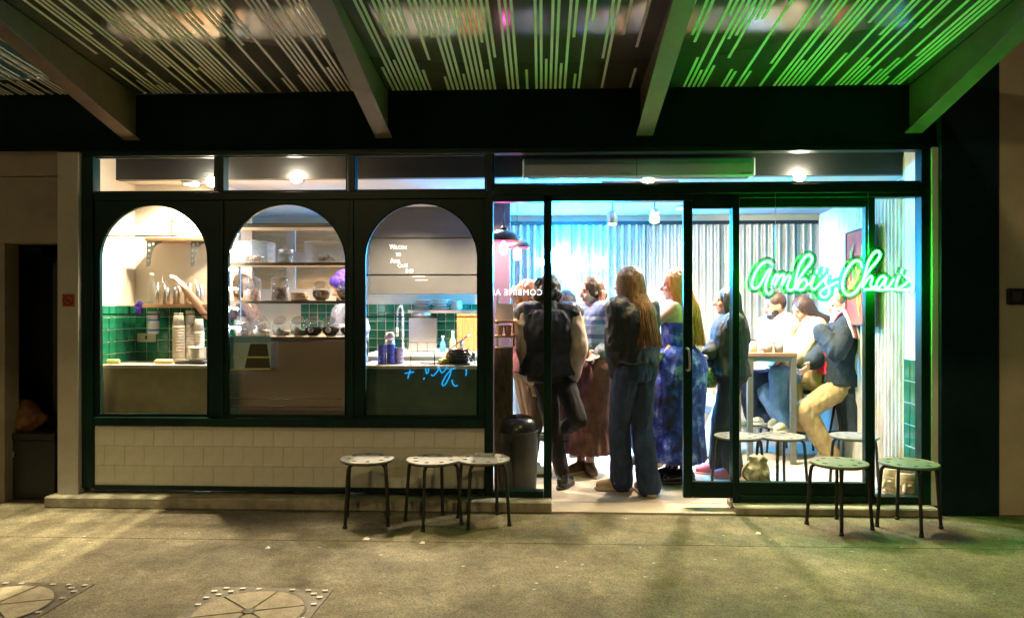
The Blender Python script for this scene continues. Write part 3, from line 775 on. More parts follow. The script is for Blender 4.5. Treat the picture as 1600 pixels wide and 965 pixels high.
# ================================================================== PEOPLE
class Blob(MB):
    """overlapping closed shapes melted into one continuous skin"""
    def cap(s, p0, p1, r0, r1, n=12):
        p0, p1 = Vector(p0), Vector(p1); d = p1 - p0
        L_ = max(d.length, 1e-4); t = d / L_; a = t.orthogonal().normalized(); b = t.cross(a)
        rings = []
        for i in range(4): w = math.pi / 2 * (1 - i / 3.0); rings.append((-math.sin(w) * r0, math.cos(w) * r0))
        for i in range(4): w = math.pi / 2 * i / 3.0; rings.append((L_ + math.sin(w) * r1, math.cos(w) * r1))
        vs = []; fs = []
        for h, r in rings:
            r = max(r, 1e-4)
            for k in range(n):
                w = 2*math.pi*k/n; vs.append(p0 + t*h + a*math.cos(w)*r + b*math.sin(w)*r)
        m = len(rings)
        for i in range(m-1):
            for k in range(n): fs.append((i*n+k, i*n+(k+1) % n, (i+1)*n+(k+1) % n, (i+1)*n+k))
        fs.append(tuple(range(n))[::-1]); fs.append(tuple((m-1)*n+k for k in range(n)))
        return s.add(vs, fs, True)
    def chain(s, pts, rs):
        for i in range(len(pts)-1): s.cap(pts[i], pts[i+1], rs[i], rs[i+1])
    def loft(s, rings, n=24, p=2.3):
        """rings: (centre, side axis, depth axis, half width, half depth)"""
        vs = []; fs = []
        for c, a, b, rx, ry in rings:
            for k in range(n):
                w = 2*math.pi*k/n; cw, sw_ = math.cos(w), math.sin(w)
                x = math.copysign(abs(cw)**(2/p), cw); y = math.copysign(abs(sw_)**(2/p), sw_)
                vs.append(Vector(c) + Vector(a)*x*rx + Vector(b)*y*ry)
        m = len(rings)
        for i in range(m-1):
            for k in range(n): fs.append((i*n+k, i*n+(k+1) % n, (i+1)*n+(k+1) % n, (i+1)*n+k))
        fs.append(tuple(range(n))[::-1]); fs.append(tuple((m-1)*n+k for k in range(n)))
        return s.add(vs, fs, True)
    def melt(s, name, m, parent, voxel=.009, smooth=4, fold=0.0, fscale=9.0, fz=.35, seed=0.0, ratio=None):
        off = wpos(parent)
        me = s.mesh(name, off); o = bpy.data.objects.new(name, me); COL.objects.link(o)
        r = o.modifiers.new('r', 'REMESH'); r.mode = 'VOXEL'; r.voxel_size = voxel
        if smooth:
            q = o.modifiers.new('s', 'SMOOTH'); q.factor = .5; q.iterations = smooth
        if ratio:
            q = o.modifiers.new('d', 'DECIMATE'); q.ratio = ratio
        dg = bpy.context.evaluated_depsgraph_get()
        out = bpy.data.meshes.new_from_object(o.evaluated_get(dg))
        bpy.data.objects.remove(o); bpy.data.meshes.remove(me)
        out.name = name
        if fold:
            nv = [v.normal.copy() for v in out.vertices]
            for v, nn in zip(out.vertices, nv):
                c = v.co; q = Vector((c.x*fscale + seed, c.y*fscale, c.z*fscale*fz + seed))
                a = noise.noise(q) + .5*noise.noise(q*2.3)
                v.co = c + nn * fold * (1 - abs(a)*2.2)
        out.polygons.foreach_set('use_smooth', [True]*len(out.polygons))
        out.materials.clear(); out.materials.append(m)
        ob = bpy.data.objects.new(name, out); COL.objects.link(ob); ob.parent = parent
        return ob
def ik(a, b, l1, l2, hint):
    a, b = Vector(a), Vector(b); d = b - a; D = d.length
    if D > (l1 + l2) * .995: b = a + d.normalized()*(l1 + l2)*.995; d = b - a; D = d.length
    D = max(D, abs(l1 - l2) + .02)
    x = (l1*l1 - l2*l2 + D*D) / (2*D); h = math.sqrt(max(0, l1*l1 - x*x)); u = d.normalized()
    hv = Vector(hint); hv = hv - u*hv.dot(u); hv = hv.normalized() if hv.length > 1e-5 else u.orthogonal().normalized()
    return a + u*x + hv*h, b
def skin(name, c): return mat(name, c, .5, var=.05, vscale=12)
SKIN_PALE = skin('skin_pale', (.62, .38, .28)); SKIN_TAN = skin('skin_tan', (.48, .27, .17)); SKIN_BROWN = skin('skin_brown', (.36, .19, .115))
def hairm(name, c, c2): return mat(name, c, .42, vscale=26, col2=c2, stretch=(3, 3, .25), bump=.5, bscale=40)
HAIR_BLOND = hairm('hair_dark_blond', (.34, .20, .09), (.10, .055, .025)); HAIR_RED = hairm('hair_copper', (.62, .22, .05), (.32, .09, .02))
HAIR_BLACK = hairm('hair_black', (.020, .014, .012), (.006, .005, .005)); HAIR_BROWN = hairm('hair_brown', (.09, .045, .028), (.03, .016, .010))
HAIR_STRAW = hairm('hair_strawberry', (.45, .22, .11), (.2, .08, .04)); HAIR_GREY = hairm('hair_grey_brown', (.26, .20, .14), (.13, .09, .06))
M_EYE = mat('eye_dark', (.03, .02, .015), .2); M_LIP = mat('lip_pink', (.45, .13, .12), .4)
class Person:
    def __init__(s, px, Y, face, H, label, skinm, z=.016, pose='stand', seat=.66, lean=0.0, head=0.0, pitch=0.0, twist=0.0, wid=1.0, group=None, tilt=0.0):
        s.k = H / 1.65; k = s.k
        x = PX(px, Y); s.o = Vector((x, Y, z)); s.skin = skinm; s.wid = wid
        s.root = empty('person', s.o, label, 'person', group)
        a = R(face); s.F = Vector((math.cos(a), math.sin(a), 0)); s.Lv = Vector((-s.F.y, s.F.x, 0)); s.U = Vector((0, 0, 1))
        s.pose = pose
        if pose == 'stand':
            s.pel = s.T(0, 0, .90*k); s.neck = s.T(lean*.5, tilt, 1.40*k)
        else:
            s.pel = s.T(0, 0, seat + .09*k); s.neck = s.T(lean*.5, tilt, seat + .60*k)
        b = a + R(twist); s.F2 = Vector((math.cos(b), math.sin(b), 0)); s.L2 = Vector((-s.F2.y, s.F2.x, 0))
        s.sp = (s.neck - s.pel).normalized()
        s.D2 = s.F2 - s.sp*s.F2.dot(s.sp); s.D2.normalize()
        s.sh = [s.neck + s.L2*i*.165*k*wid - s.sp*.055*k for i in (1, -1)]
        s.hip = [s.pel + s.Lv*i*.085*k - s.U*.03*k for i in (1, -1)]
        s.hr = [s.T(.05, i*.21*k*wid, .80*k) for i in (1, -1)] if pose == 'stand' else [s.T(.38, i*.12, seat + .12) for i in (1, -1)]
        s.ank = [s.T(-.01, i*.10*k, .075) for i in (1, -1)] if pose == 'stand' else [s.T(.36*k, i*.10*k, max(.075, seat - .40)) for i in (1, -1)]
        s.eh = [-s.F2*.5 + s.L2*.5, -s.F2*.5 - s.L2*.5]
        s.kh = [s.F + s.Lv*.15, s.F - s.Lv*.15]
        s.toe = [s.F + s.Lv*.25, s.F - s.Lv*.25]
        h = a + R(head); p = R(pitch)
        s.hF = Vector((math.cos(h)*math.cos(p), math.sin(h)*math.cos(p), -math.sin(p))); s.hL = Vector((-math.sin(h), math.cos(h), 0)); s.hU = s.hF.cross(s.hL)
        s.hc = s.neck + s.sp*.125*k + s.hF*.035*k
    def T(s, f, l, u): return s.o + s.F*f + s.Lv*l + s.U*u
    def solve(s):
        k = s.k
        s.elb = []; s.kne = []
        for i in (0, 1):
            e, w = ik(s.sh[i], s.hr[i], .27*k, .245*k, s.eh[i]); s.elb.append(e); s.hr[i] = w
            dl = (s.ank[i] - s.hip[i]).length; l_ = max(.40*k, dl*.5025) if s.pose == 'stand' else .415*k
            kn, an = ik(s.hip[i], s.ank[i], l_, l_, s.kh[i]); s.kne.append(kn); s.ank[i] = an
    def Hd(s, f, l, u): return s.hc + (s.hF*f + s.hL*l + s.hU*u)*s.k
    def rings(s, ease=0.0, lo=-.10, hi=1.0, belly=0.0):
        """cross sections of the trunk from below the pelvis (t<0) to the neck base (t=1)"""
        k = s.k; Lsp = (s.neck - s.pel).length; out = []
        prof = [(-.16, .150, .105), (-.05, .172, .118), (.10, .160, .110), (.28, .138, .098), (.48, .150, .108), (.66, .160, .115), (.80, .160, .105), (.885, .148, .088), (.95, .10, .068), (1.0, .062, .056)]
        for t, rx, ry in prof:
            if t < lo or t > hi: continue
            m = min(1, max(0, t)); sd = (s.Lv*(1-m) + s.L2*m).normalized(); dp = sd.cross(s.sp) * -1
            bump = s.sp*0 + s.D2 * (.012*k*math.sin(math.pi*m))
            c = s.pel + s.sp*Lsp*t + bump
            wd = s.wid if t > .3 else (1 + (s.wid-1)*.7)
            out.append((c, sd, dp, rx*k*wd + ease, ry*k*(1 + (s.wid-1)*.6) + ease + belly*math.sin(math.pi*m)))
        return out
    def body(s, hands=(1, 1)):
        s.solve(); k = s.k; b = Blob()
        b.loft(s.rings())
        b.cap(s.neck - s.sp*.03*k, s.hc - s.hF*.03*k - s.hU*.05*k, .056*k, .052*k)
        fr = Matrix((s.hF, s.hL, s.hU)).transposed()
        def el(c, r): b.ball(s.Hd(*c), tuple(q*k for q in r), 16, 12, fr)
        el((0, 0, .012), (.094, .074, .100)); el((.022, 0, -.05), (.066, .060, .062)); el((.052, 0, -.088), (.036, .036, .026))
        el((.072, 0, .018), (.022, .048, .014)); el((.062, .04, -.028), (.026, .022, .024)); el((.062, -.04, -.028), (.026, .022, .024))
        b.cap(s.Hd(.088, 0, .008), s.Hd(.116, 0, -.026), .009*k, .0135*k)
        el((.10, 0, -.031), (.012, .017, .009)); el((.083, 0, -.058), (.012, .024, .012))
        for i in (1, -1): el((-.006, i*.077, -.012), (.020, .009, .031))
        for i in (0, 1):
            b.chain([s.sh[i], s.elb[i], s.hr[i]], [.047*k, .038*k, .026*k])
            d = (s.hr[i] - s.elb[i]).normalized(); w = s.hr[i]
            sd = d.cross(s.F2 if abs(d.dot(s.F2)) < .9 else s.U).normalized(); up = sd.cross(d)
            if getattr(s, 'hs', None) and s.hs[i] is not None: sd = (s.hs[i] - d*d.dot(s.hs[i])).normalized(); up = sd.cross(d)
            pc = w + d*.05*k
            b.ball(pc, (.046*k, .040*k, .016*k), 12, 9, Matrix((d, sd, up)).transposed())
            for j, (o_, ln) in enumerate(((-.030, .062), (-.010, .072), (.010, .068), (.030, .052))):
                q = w + d*.085*k + sd*o_*k; q1 = q + d*ln*.5*k + up*.004*k; q2 = q1 + (d*.8 + up*.55*(1 + .1*j)).normalized()*ln*.5*k
                b.chain([q, q1, q2], [.0088*k, .0082*k, .0068*k])
            q = w + d*.03*k - sd*.036*k; b.chain([q, q + (d - sd*.8).normalized()*.035*k, q + (d - sd*.8).normalized()*.035*k + (d + up*.4).normalized()*.026*k], [.012*k, .0095*k, .008*k])
            b.chain([s.hip[i], s.kne[i], s.ank[i]], [.082*k, .054*k, .036*k])
            t = Vector(s.toe[i]).normalized()
            b.chain([s.ank[i] - s.U*.03, s.ank[i] + t*.14*k - s.U*.045], [.034*k, .024*k])
        s.bodyo = b.melt('body', s.skin, s.root, .0075, 3, ratio=.6)
        e = MB()
        for i in (1, -1):
            m_ = MB(); m_.ball(s.Hd(.082, i*.032, .004), (.008*k, .013*k, .007*k), 8, 6, fr); m_.build('eye', M_EYE, s.root)
            m_ = MB(); m_.tube([s.Hd(.088, i*.018, .024), s.Hd(.088, i*.036, .029), s.Hd(.074, i*.052, .022)], .0042*k, 5); m_.build('eyebrow', s.brow if hasattr(s, 'brow') else HAIR_BLACK, s.root)
        m_ = MB(); m_.ball(s.Hd(.090, 0, -.058), (.007*k, .022*k, .008*k), 8, 6, fr); m_.build('lips', M_LIP, s.root)
    def top(s, m, name='jacket', ease=.022, lo=-.05, sleeve=.018, hem=None, slv=1.0, cuff=.0, fold=.004, hi=.95, collar=0, smat=None, sname='sleeve', seed=0.0, extra=None, belly=0.0):
        k = s.k; b = Blob(); rg = s.rings(ease, lo, hi, belly)
        if hem:      # (distance below the first ring, half width, half depth)
            c, a, d, rx, ry = rg[0]; rg = [(c - s.U*hem[0], a, d, hem[1], hem[2])] + rg
        b.loft(rg)
        sb = Blob() if smat else b
        for i in (0, 1):
            if sleeve is None: continue
            e = s.sh[i].lerp(s.elb[i], min(1, slv)); pts = [s.sh[i], e]; rs = [.050*k + sleeve, .042*k + sleeve]
            if slv > 1: pts.append(s.elb[i].lerp(s.hr[i], slv - 1)); rs.append(.030*k + sleeve*.8 + cuff)
            (b if not smat else sb).chain(pts, rs)
            b.cap(s.neck + (s.sh[i] - s.neck)*.35 - s.sp*.01, s.sh[i], .048*k + ease*.6, .046*k + ease)
        if collar:
            b.chain([s.neck - s.sp*.02 - s.D2*.03, s.neck + s.sp*.03*k - s.D2*.025], [.075*k, .062*k])
        if extra: extra(s, b)
        if smat:
            sb.melt(sname, smat, s.root, .010, 4, fold, 10, .5, seed + 3)
        return b.melt(name, m, s.root, .009, 4, fold, 15, .5, seed)
    def pants(s, m, rt=.095, rk=.07, ra=.065, fold=.004, hi=.16, name='trousers', end=1.0, seed=0.0):
        k = s.k; b = Blob(); b.loft(s.rings(.012, -.2, hi))
        for i in (0, 1):
            a = s.kne[i].lerp(s.ank[i], end)
            b.chain([s.hip[i], s.kne[i], a], [rt*k, rk*k, ra*k])
        return b.melt(name, m, s.root, .009, 3, fold, 14, .38, seed)
    def skirt(s, m, hem, rx, ry, name='skirt', top=.16, fold=.008, seed=0.0, fsc=14):
        rg = s.rings(.014, -.06, top); c = (s.ank[0] + s.ank[1])/2; c.z = hem; c0 = rg[0]
        low = [(c, s.Lv, s.F, rx, ry), (c.lerp(c0[0], .5), s.Lv, s.F, (rx + c0[3])/2, (ry + c0[4])/2 + .01)]
        b = Blob(); b.loft(low + rg, 32, 2.1)
        for i in (0, 1): b.chain([s.hip[i], s.kne[i], Vector((s.ank[i].x, s.ank[i].y, hem + .09))], [.098*k, .092*k, .088])
        return b.melt(name, m, s.root, .010, 3, fold, fsc, .06, seed)
    def shoes(s, m, sole=None, r=.045, high=0.0, ln=.15):
        k = s.k
        for i in (0, 1):
            t = Vector(s.toe[i]); t.z = 0; t = t.normalized(); a = s.ank[i]; z0 = a.z - .075
            b = Blob(); h = Vector((a.x, a.y, z0))
            b.chain([h + s.U*.05 - t*.02, h + s.U*.048 + t*.06, h + s.U*.036 + t*ln], [r, r*.95, r*.72])
            b.cap(h + s.U*.05, h + s.U*(.085 + high), r*.95, r*.92 + high*.06)
            o = b.melt('shoe', m, s.root, .009, 3)
            b = Blob(); b.loft([(h + t*.055 + s.U*zz, t, s.Lv, ln*.5 + .055 + e, r + e) for zz, e in ((.001, 0), (.008, .004), (.022, .002))], 20, 2.6)
            so = b.build('sole', sole or mat('rubber_sole', (.03, .03, .03), .7), s.root)
            so.parent = o; so.location = (0, 0, 0)
    def cap_hair(s, m, r=(.103, .088, .108), c=(-.020, 0, .022), extra=(), fold=.004, name='hair'):
        k = s.k; b = Blob(); fr = Matrix((s.hF, s.hL, s.hU)).transposed()
        b.ball(s.Hd(*c), tuple(q*k for q in r), 18, 14, fr)
        for (cc, rr) in extra: b.ball(s.Hd(*cc), tuple(q*k for q in rr), 16, 12, fr)
        return b.melt(name, m, s.root, .008, 2, fold, 28, .5, s.o.x*7)
    def strands(s, m, length, n=90, spread=1.0, a0=70, a1=290, wave=.0, back=.0, parent=None, seed=1, rr=.011, side=None):
        rnd = random.Random(seed); k = s.k; mb = MB(); n = int(n*2.4); rr *= .62
        for i in range(n):
            th = R(a0 + (a1 - a0) * (i + rnd.random()) / n); ln = length * rnd.uniform(.86, 1.02)
            c_, s_ = math.cos(th), math.sin(th)
            p0 = s.Hd(.01 + .03*c_, .025*s_, .112 + rnd.uniform(-.004, .004)); p1 = s.Hd(-.012 + .104*c_, .090*s_, .045)
            p2 = s.Hd(-.020 + .108*c_, .098*s_*spread, -.08)
            # below the jaw the hair follows the shoulders and back
            dn = p2 - s.U*.10*k - s.hF*(.01 + back*.3); pts = [p0, p0.lerp(p1, .55) + (p1 - s.hc)*.08, p1, p2, dn]
            rem = ln*k; q = dn; j = 0; ph = rnd.random()*6
            while rem > 0:
                st = min(.07, rem); rem -= st; j += 1
                q = q - s.U*st*.985 - s.hF*(back*st + rnd.uniform(-.004, .006)) + s.hL*(rnd.uniform(-.008, .008) + wave*.02*math.sin(j*1.7 + ph))
                pts.append(q)
            nn = len(pts); mb.tube(smooth_path(pts, 2), [rr*k*(1 - .72*(t/(2*nn-2))**2) for t in range(2*nn-1)], 5)
        o = mb.build('long_hair', m, s.root)
        return o
def cloth(name, c, rough=.85, var=.18, **k): return mat(name, c, rough, var=var, vscale=14, bump=.35, bscale=160, **k)
PG = 'people inside the cafe'
# --- long-haired woman in the doorway, seen from behind
p = Person(990, .38, 128, 1.63, 'long-haired blond woman in black jacket and wide blue jeans standing in the doorway', SKIN_PALE, group=PG, head=18, pitch=4, tilt=.01)
p.brow = HAIR_BROWN
p.hr = [W(966, 588, .36), W(1014, 592, .40)]; p.eh = [(-.4, -.8, 0), (.5, -.6, 0)]
p.ank = [W(972, 748, .46), W(1014, 752, .32)]; p.ank[0].z = p.ank[1].z = .095
p.toe = [Vector((-1, .12, 0)), Vector((-.35, .9, 0))]
p.body()
p.top(cloth('black_jacket', (.010, .013, .020), .55), 'jacket', .036, -.04, .026, None, 1.93, .006, .007, collar=1, seed=1)
DENIM = cloth('indigo_denim', (.020, .038, .095), .9, col2=(.011, .022, .058))
p.pants(DENIM, .096, .072, .084, .008, .14, 'jeans', 1.02, 2)
p.shoes(mat('tan_suede', (.36, .26, .15), .9, var=.15), mat('gum_sole', (.45, .38, .28), .8), ln=.16)
p.cap_hair(HAIR_BLOND); p.strands(HAIR_BLOND, .29, 110, 1.0, 55, 285, 0.0, .16, seed=3)
# --- person in a puffer vest with the back to the street
p = Person(857, .62, 92, 1.575, 'curly-haired person in black puffer vest with tan sleeves, back to the street', SKIN_TAN, group=PG, head=-12, pitch=8, wid=1.10, tilt=-.0)
p.hr = [W(834, 598, .62), W(890, 590, .60)]; p.eh = [(-1, -.4, 0), (.8, -.5, 0)]
p.ank = [W(878, 742, .50), W(872, 738, .52)]
p.ank[1] = W(880, 742, .52); p.ank[1].z = .09
p.ank[0] = W(884, 668, .75); p.kh = [Vector((1, -.35, 0)), Vector((-.1, 1, 0))]
p.ank = [p.ank[1], W(872, 676, .80)]; p.kh = [Vector((-.1, 1, 0)), Vector((.45, -.9, .1))]
p.hip = [W(848, 585, .62), W(876, 582, .62)]
p.toe = [Vector((.35, .9, 0)), Vector((-.7, .4, -.6))]
p.body()
M_VEST = cloth('black_puffer', (.010, .011, .018), .75)
p.top(M_VEST, 'puffer_vest', .050, -.08, .040, None, 1.9, .012, .007, smat=cloth('tan_sleeve', (.46, .36, .25), .6), collar=1, seed=4)
p.pants(cloth('black_trousers', (.008, .008, .010)), .094, .068, .056, .004, .12, 'trousers', .86, 5)
p.shoes(mat('black_leather', (.012, .012, .012), .35))
rnd = random.Random(5)
p.cap_hair(HAIR_BLACK, (.108, .092, .112), (-.018, 0, .026), [((rnd.uniform(-.11, .03), rnd.uniform(-.075, .075), rnd.uniform(-.06, .11)), (.035, .035, .035)) for i in range(26)], .008)
# --- woman with a bun
p = Person(822, 1.0, 18, 1.56, 'woman with strawberry blond hair in a bun and a maroon top beside the black bin', SKIN_PALE, group=PG, head=0, pitch=6)
p.brow = HAIR_STRAW; p.body()
p.top(cloth('maroon_knit', (.10, .018, .035)), 'jumper', .022, -.06, .02, None, 1.9, 0, .005, seed=6)
p.pants(cloth('brown_trousers', (.10, .055, .03)), seed=7); p.shoes(mat('white_leather', (.6, .58, .54), .5))
p.cap_hair(HAIR_STRAW, extra=[((-.125, 0, .0), (.055, .06, .058)), ((-.10, .0, -.06), (.03, .05, .04))], fold=.006)
# --- dark-haired head behind
p = Person(884, 1.75, 75, 1.50, 'person with shoulder-length black hair standing under the blue neon, facing the wall', SKIN_TAN, group=PG)
p.body(); p.top(cloth('plum_shirt', (.06, .02, .06)), 'shirt', .02, seed=8); p.pants(cloth('black_trousers', (.008, .008, .010)), seed=9); p.shoes(mat('black_leather', (.012, .012, .012), .35))
p.cap_hair(HAIR_BLACK); p.strands(HAIR_BLACK, .10, 60, 1.1, 40, 320, .3, .05, seed=8)
# --- woman in a blue sweater
p = Person(930, 1.08, 208, 1.60, 'smiling woman in a patterned blue sweater and long russet skirt with a white name badge', SKIN_PALE, group=PG, head=-8, pitch=12)
p.brow = HAIR_BROWN
p.hr = [W(936, 553, .86), W(918, 550, .90)]; p.eh = [(1, .4, -.2), (-1, .5, 0)]
p.ank = [W(922, 722, 1.0), W(908, 720, 1.06)]
for a in p.ank: a.z = .09
p.toe = [Vector((.15, -1, 0)), Vector((-.75, -.7, 0))]
p.body()
SW = cloth('blue_sweater', (.085, .13, .29))
def sweater():
    nt = SW.node_tree; n = nt.nodes; L = nt.links; b = n['Principled BSDF']
    tc = n.new('ShaderNodeTexCoord'); sp = n.new('ShaderNodeSeparateXYZ'); L.new(tc.outputs['Object'], sp.inputs[0])
    r = n.new('ShaderNodeValToRGB'); r.color_ramp.interpolation = 'CONSTANT'; e = r.color_ramp.elements
    e[0].position = 0; e[0].color = (.16, .20, .24, 1); e[1].position = .585; e[1].color = (.22, .30, .46, 1)
    for ps, c in ((.605, (.08, .12, .28)), (.625, (.24, .30, .46)), (.665, (.09, .13, .30)), (.685, (.30, .34, .50)), (.700, (.08, .12, .28))):
        q = e.new(ps); q.color = (*c, 1)
    mp = n.new('ShaderNodeMath'); mp.operation = 'MULTIPLY'; mp.inputs[1].default_value = 1/1.8; L.new(sp.outputs['Z'], mp.inputs[0]); L.new(mp.outputs[0], r.inputs['Fac'])
    w = n.new('ShaderNodeTexVoronoi'); w.inputs['Scale'].default_value = 55; L.new(tc.outputs['Object'], w.inputs['Vector'])
    x = n.new('ShaderNodeMix'); x.data_type = 'RGBA'; x.blend_type = 'MULTIPLY'; x.inputs['Factor'].default_value = .6
    L.new(r.outputs['Color'], x.inputs['A']); L.new(w.outputs['Distance'], x.inputs['B'])
    x2 = n.new('ShaderNodeMix'); x2.data_type = 'RGBA'; x2.inputs['Factor'].default_value = .45; L.new(r.outputs['Color'], x2.inputs['A']); L.new(x.outputs['Result'], x2.inputs['B'])
    L.new(x2.outputs['Result'], b.inputs['Base Color'])
sweater()
p.top(SW, 'sweater', .040, -.04, .030, None, 1.86, .008, .006, seed=10)
p.skirt(cloth('russet_cord', (.15, .060, .045), .9, col2=(.09, .034, .028)), .20, .235, .20, seed=11, fold=.016, fsc=16)
p.shoes(mat('brown_boot', (.13, .08, .045), .6), mat('gum_sole', (.45, .38, .28), .8))
p.cap_hair(HAIR_BROWN, extra=[((-.095, -.02, -.05), (.05, .05, .06)), ((-.02, 0, .03), (.102, .084, .095))])
mb = MB(); q = [p.Hd(-.06, .075, -.02), p.Hd(-.02, .10, -.10), p.Hd(.02, .12, -.18), p.Hd(.05, .12, -.28), p.Hd(.05, .12, -.36)]
mb.tube(smooth_path(q, 4), [.030, .031, .030, .028, .030, .026, .029, .025, .027, .023, .026, .021, .022, .018, .017, .012, .006], 9); mb.build('braid', hairm('hair_auburn', (.30, .10, .05), (.12, .04, .02)), p.root)
c = W(912, 501, .80); mb = MB(); mb.box(c.x - .028, c.x + .028, c.y + .075, c.y + .079, c.z - .017, c.z + .017); mb.build('name_badge', mat('badge_white', (.8, .78, .74), .5), p.root)
# --- woman peering round the long-haired one
p = Person(984, 1.40, 238, 1.565, 'dark-haired woman in a pale pink shirt half hidden behind the long-haired woman', SKIN_TAN, group=PG, head=-10, pitch=5)
p.ank = [W(1030, 700, 1.45), W(1005, 700, 1.5)]
for a in p.ank: a.z = .09
p.body(); p.top(cloth('pink_shirt', (.62, .38, .34)), 'shirt', .022, -.06, .02, seed=12); p.pants(DENIM, .1, .085, .085, .004, .14, 'jeans', seed=13); p.shoes(mat('brown_boot', (.13, .08, .045), .6)); p.cap_hair(HAIR_BLACK, fold=.006)
# --- copper-haired woman in a tie-dye dress
p = Person(1062, .80, 158, 1.635, 'woman with very long wavy copper hair and bare shoulder in a deep blue tie-dyed dress', SKIN_PALE, group=PG, head=12, pitch=4)
p.brow = HAIR_RED
p.hr = [W(1042, 548, .86), W(1040, 552, .66)]; p.eh = [(-.5, .3, -.3), (.8, -.6, -.4)]
p.ank = [W(1050, 738, .78), W(1072, 742, .70)]
for a in p.ank: a.z = .10
p.toe = [Vector((-1, -.1, 0)), Vector((-1, -.25, 0))]
p.body()
TD = mat('tie_dye', (.02, .05, .42), .85, vscale=7, col2=(.012, .014, .07)); nt = TD.node_tree
cr = [n for n in nt.nodes if n.type == 'VALTORGB'][0].color_ramp
cr.elements[0].position = .40; cr.elements[1].position = .52; q = cr.elements.new(.66); q.color = (.28, .36, .70, 1)
p.top(TD, 'dress_bodice', .016, -.06, None, None, hi=.70, fold=.004, seed=14)
p.skirt(TD, .19, .225, .20, 'dress_skirt', .20, .010, 15, 12)
p.shoes(mat('patent_black', (.010, .010, .010), .12), r=.052, high=.05)
p.cap_hair(HAIR_RED, (.106, .092, .112), fold=.006); p.strands(HAIR_RED, .31, 110, 1.12, 62, 298, .55, .12, seed=9, rr=.013)
# --- seated person in pale jeans, mostly hidden
p = Person(1072, 2.05, 330, 1.60, 'seated person in pale blue jeans mostly hidden behind the copper-haired woman', SKIN_TAN, pose='sit', seat=.46, group=PG)
p.ank = [W(1098, 690, 1.80), W(1104, 694, 1.72)]
for a in p.ank: a.z = .09
p.body(); p.top(cloth('olive_shirt', (.10, .11, .05)), 'shirt', .022, -.06, .02, seed=16); p.pants(cloth('pale_denim', (.34, .45, .58)), .1, .085, .085, .004, .14, 'jeans', seed=17); p.shoes(mat('white_leather', (.6, .58, .54), .5)); p.cap_hair(HAIR_BROWN)
LOWSTOOL = (p.o.x, p.o.y)
# --- woman in a dark denim jacket
p = Person(1142, 1.0, 176, 1.50, 'black-haired woman in charcoal jacket and pink shoes behind the sliding door', SKIN_TAN, group=PG, head=2, pitch=0, wid=1.15)
p.hr = [W(1098, 572, 1.08), W(1100, 562, .86)]; p.eh = [(.2, .5, -1), (.2, -.6, -1)]
p.ank = [W(1122, 725, 1.05), W(1146, 732, .92)]
for a in p.ank: a.z = .085
p.toe = [Vector((-1, .1, 0)), Vector((-1, -.1, 0))]
p.body(); p.top(cloth('charcoal_denim', (.022, .022, .022), .9), 'jacket', .034, -.10, .026, None, 1.75, .008, .006, collar=1, seed=18)
p.pants(cloth('black_jeans', (.012, .012, .013)), .10, .082, .085, .005, .1, 'trousers', 1.0, 19); p.shoes(mat('pink_canvas', (.62, .10, .16), .7), mat('pink_sole', (.6, .2, .24), .7))
p.cap_hair(HAIR_BLACK); p.strands(HAIR_BLACK, .19, 90, 1.12, 58, 300, .5, .10, seed=12)
# --- bearded man in a white hoodie, at the bar table
p = Person(1214, 2.08, 196, 1.66, 'bearded man with short dark hair in a white hoodie sitting behind the bar table', SKIN_TAN, pose='sit', group=PG, head=-6, pitch=10, lean=-.02, seat=.63, wid=1.12)
p.hr = [W(1186, 546, 2.0), W(1196, 546, 1.86)]; p.eh = [(.3, .6, -1), (.5, -.4, -1)]
p.ank = [W(1178, 655, 1.98), W(1198, 650, 1.92)]; p.toe = [Vector((-1, -.1, -.1)), Vector((-1, -.2, -.1))]
p.body()
def hood(s, b): b.chain([s.neck - s.D2*.07 - s.sp*.02 + s.L2*.07, s.neck - s.D2*.095 + s.sp*.01, s.neck - s.D2*.07 - s.sp*.02 - s.L2*.07], [.045, .055, .045])
p.top(cloth('white_fleece', (.80, .78, .74)), 'hoodie', .042, -.08, .034, None, 1.85, .01, .006, collar=1, seed=20, extra=hood)
p.pants(DENIM, .10, .082, .075, .005, .1, 'jeans', 1.0, 21); p.shoes(mat('white_leather', (.6, .58, .54), .5), mat('white_sole', (.7, .68, .62), .6))
p.cap_hair(HAIR_BROWN, (.100, .081, .098), (-.016, 0, .032), fold=.002)
fr = Matrix((p.hF, p.hL, p.hU)).transposed(); b = Blob()
for c_, r_ in (((.054, 0, -.090), (.042, .042, .032)), ((.030, .050, -.066), (.036, .018, .040)), ((.030, -.050, -.066), (.036, .018, .040)), ((.092, 0, -.045), (.010, .030, .006))): b.ball(p.Hd(*c_), r_, 14, 10, fr)
b.melt('beard', HAIR_BLACK, p.root, .006, 2)
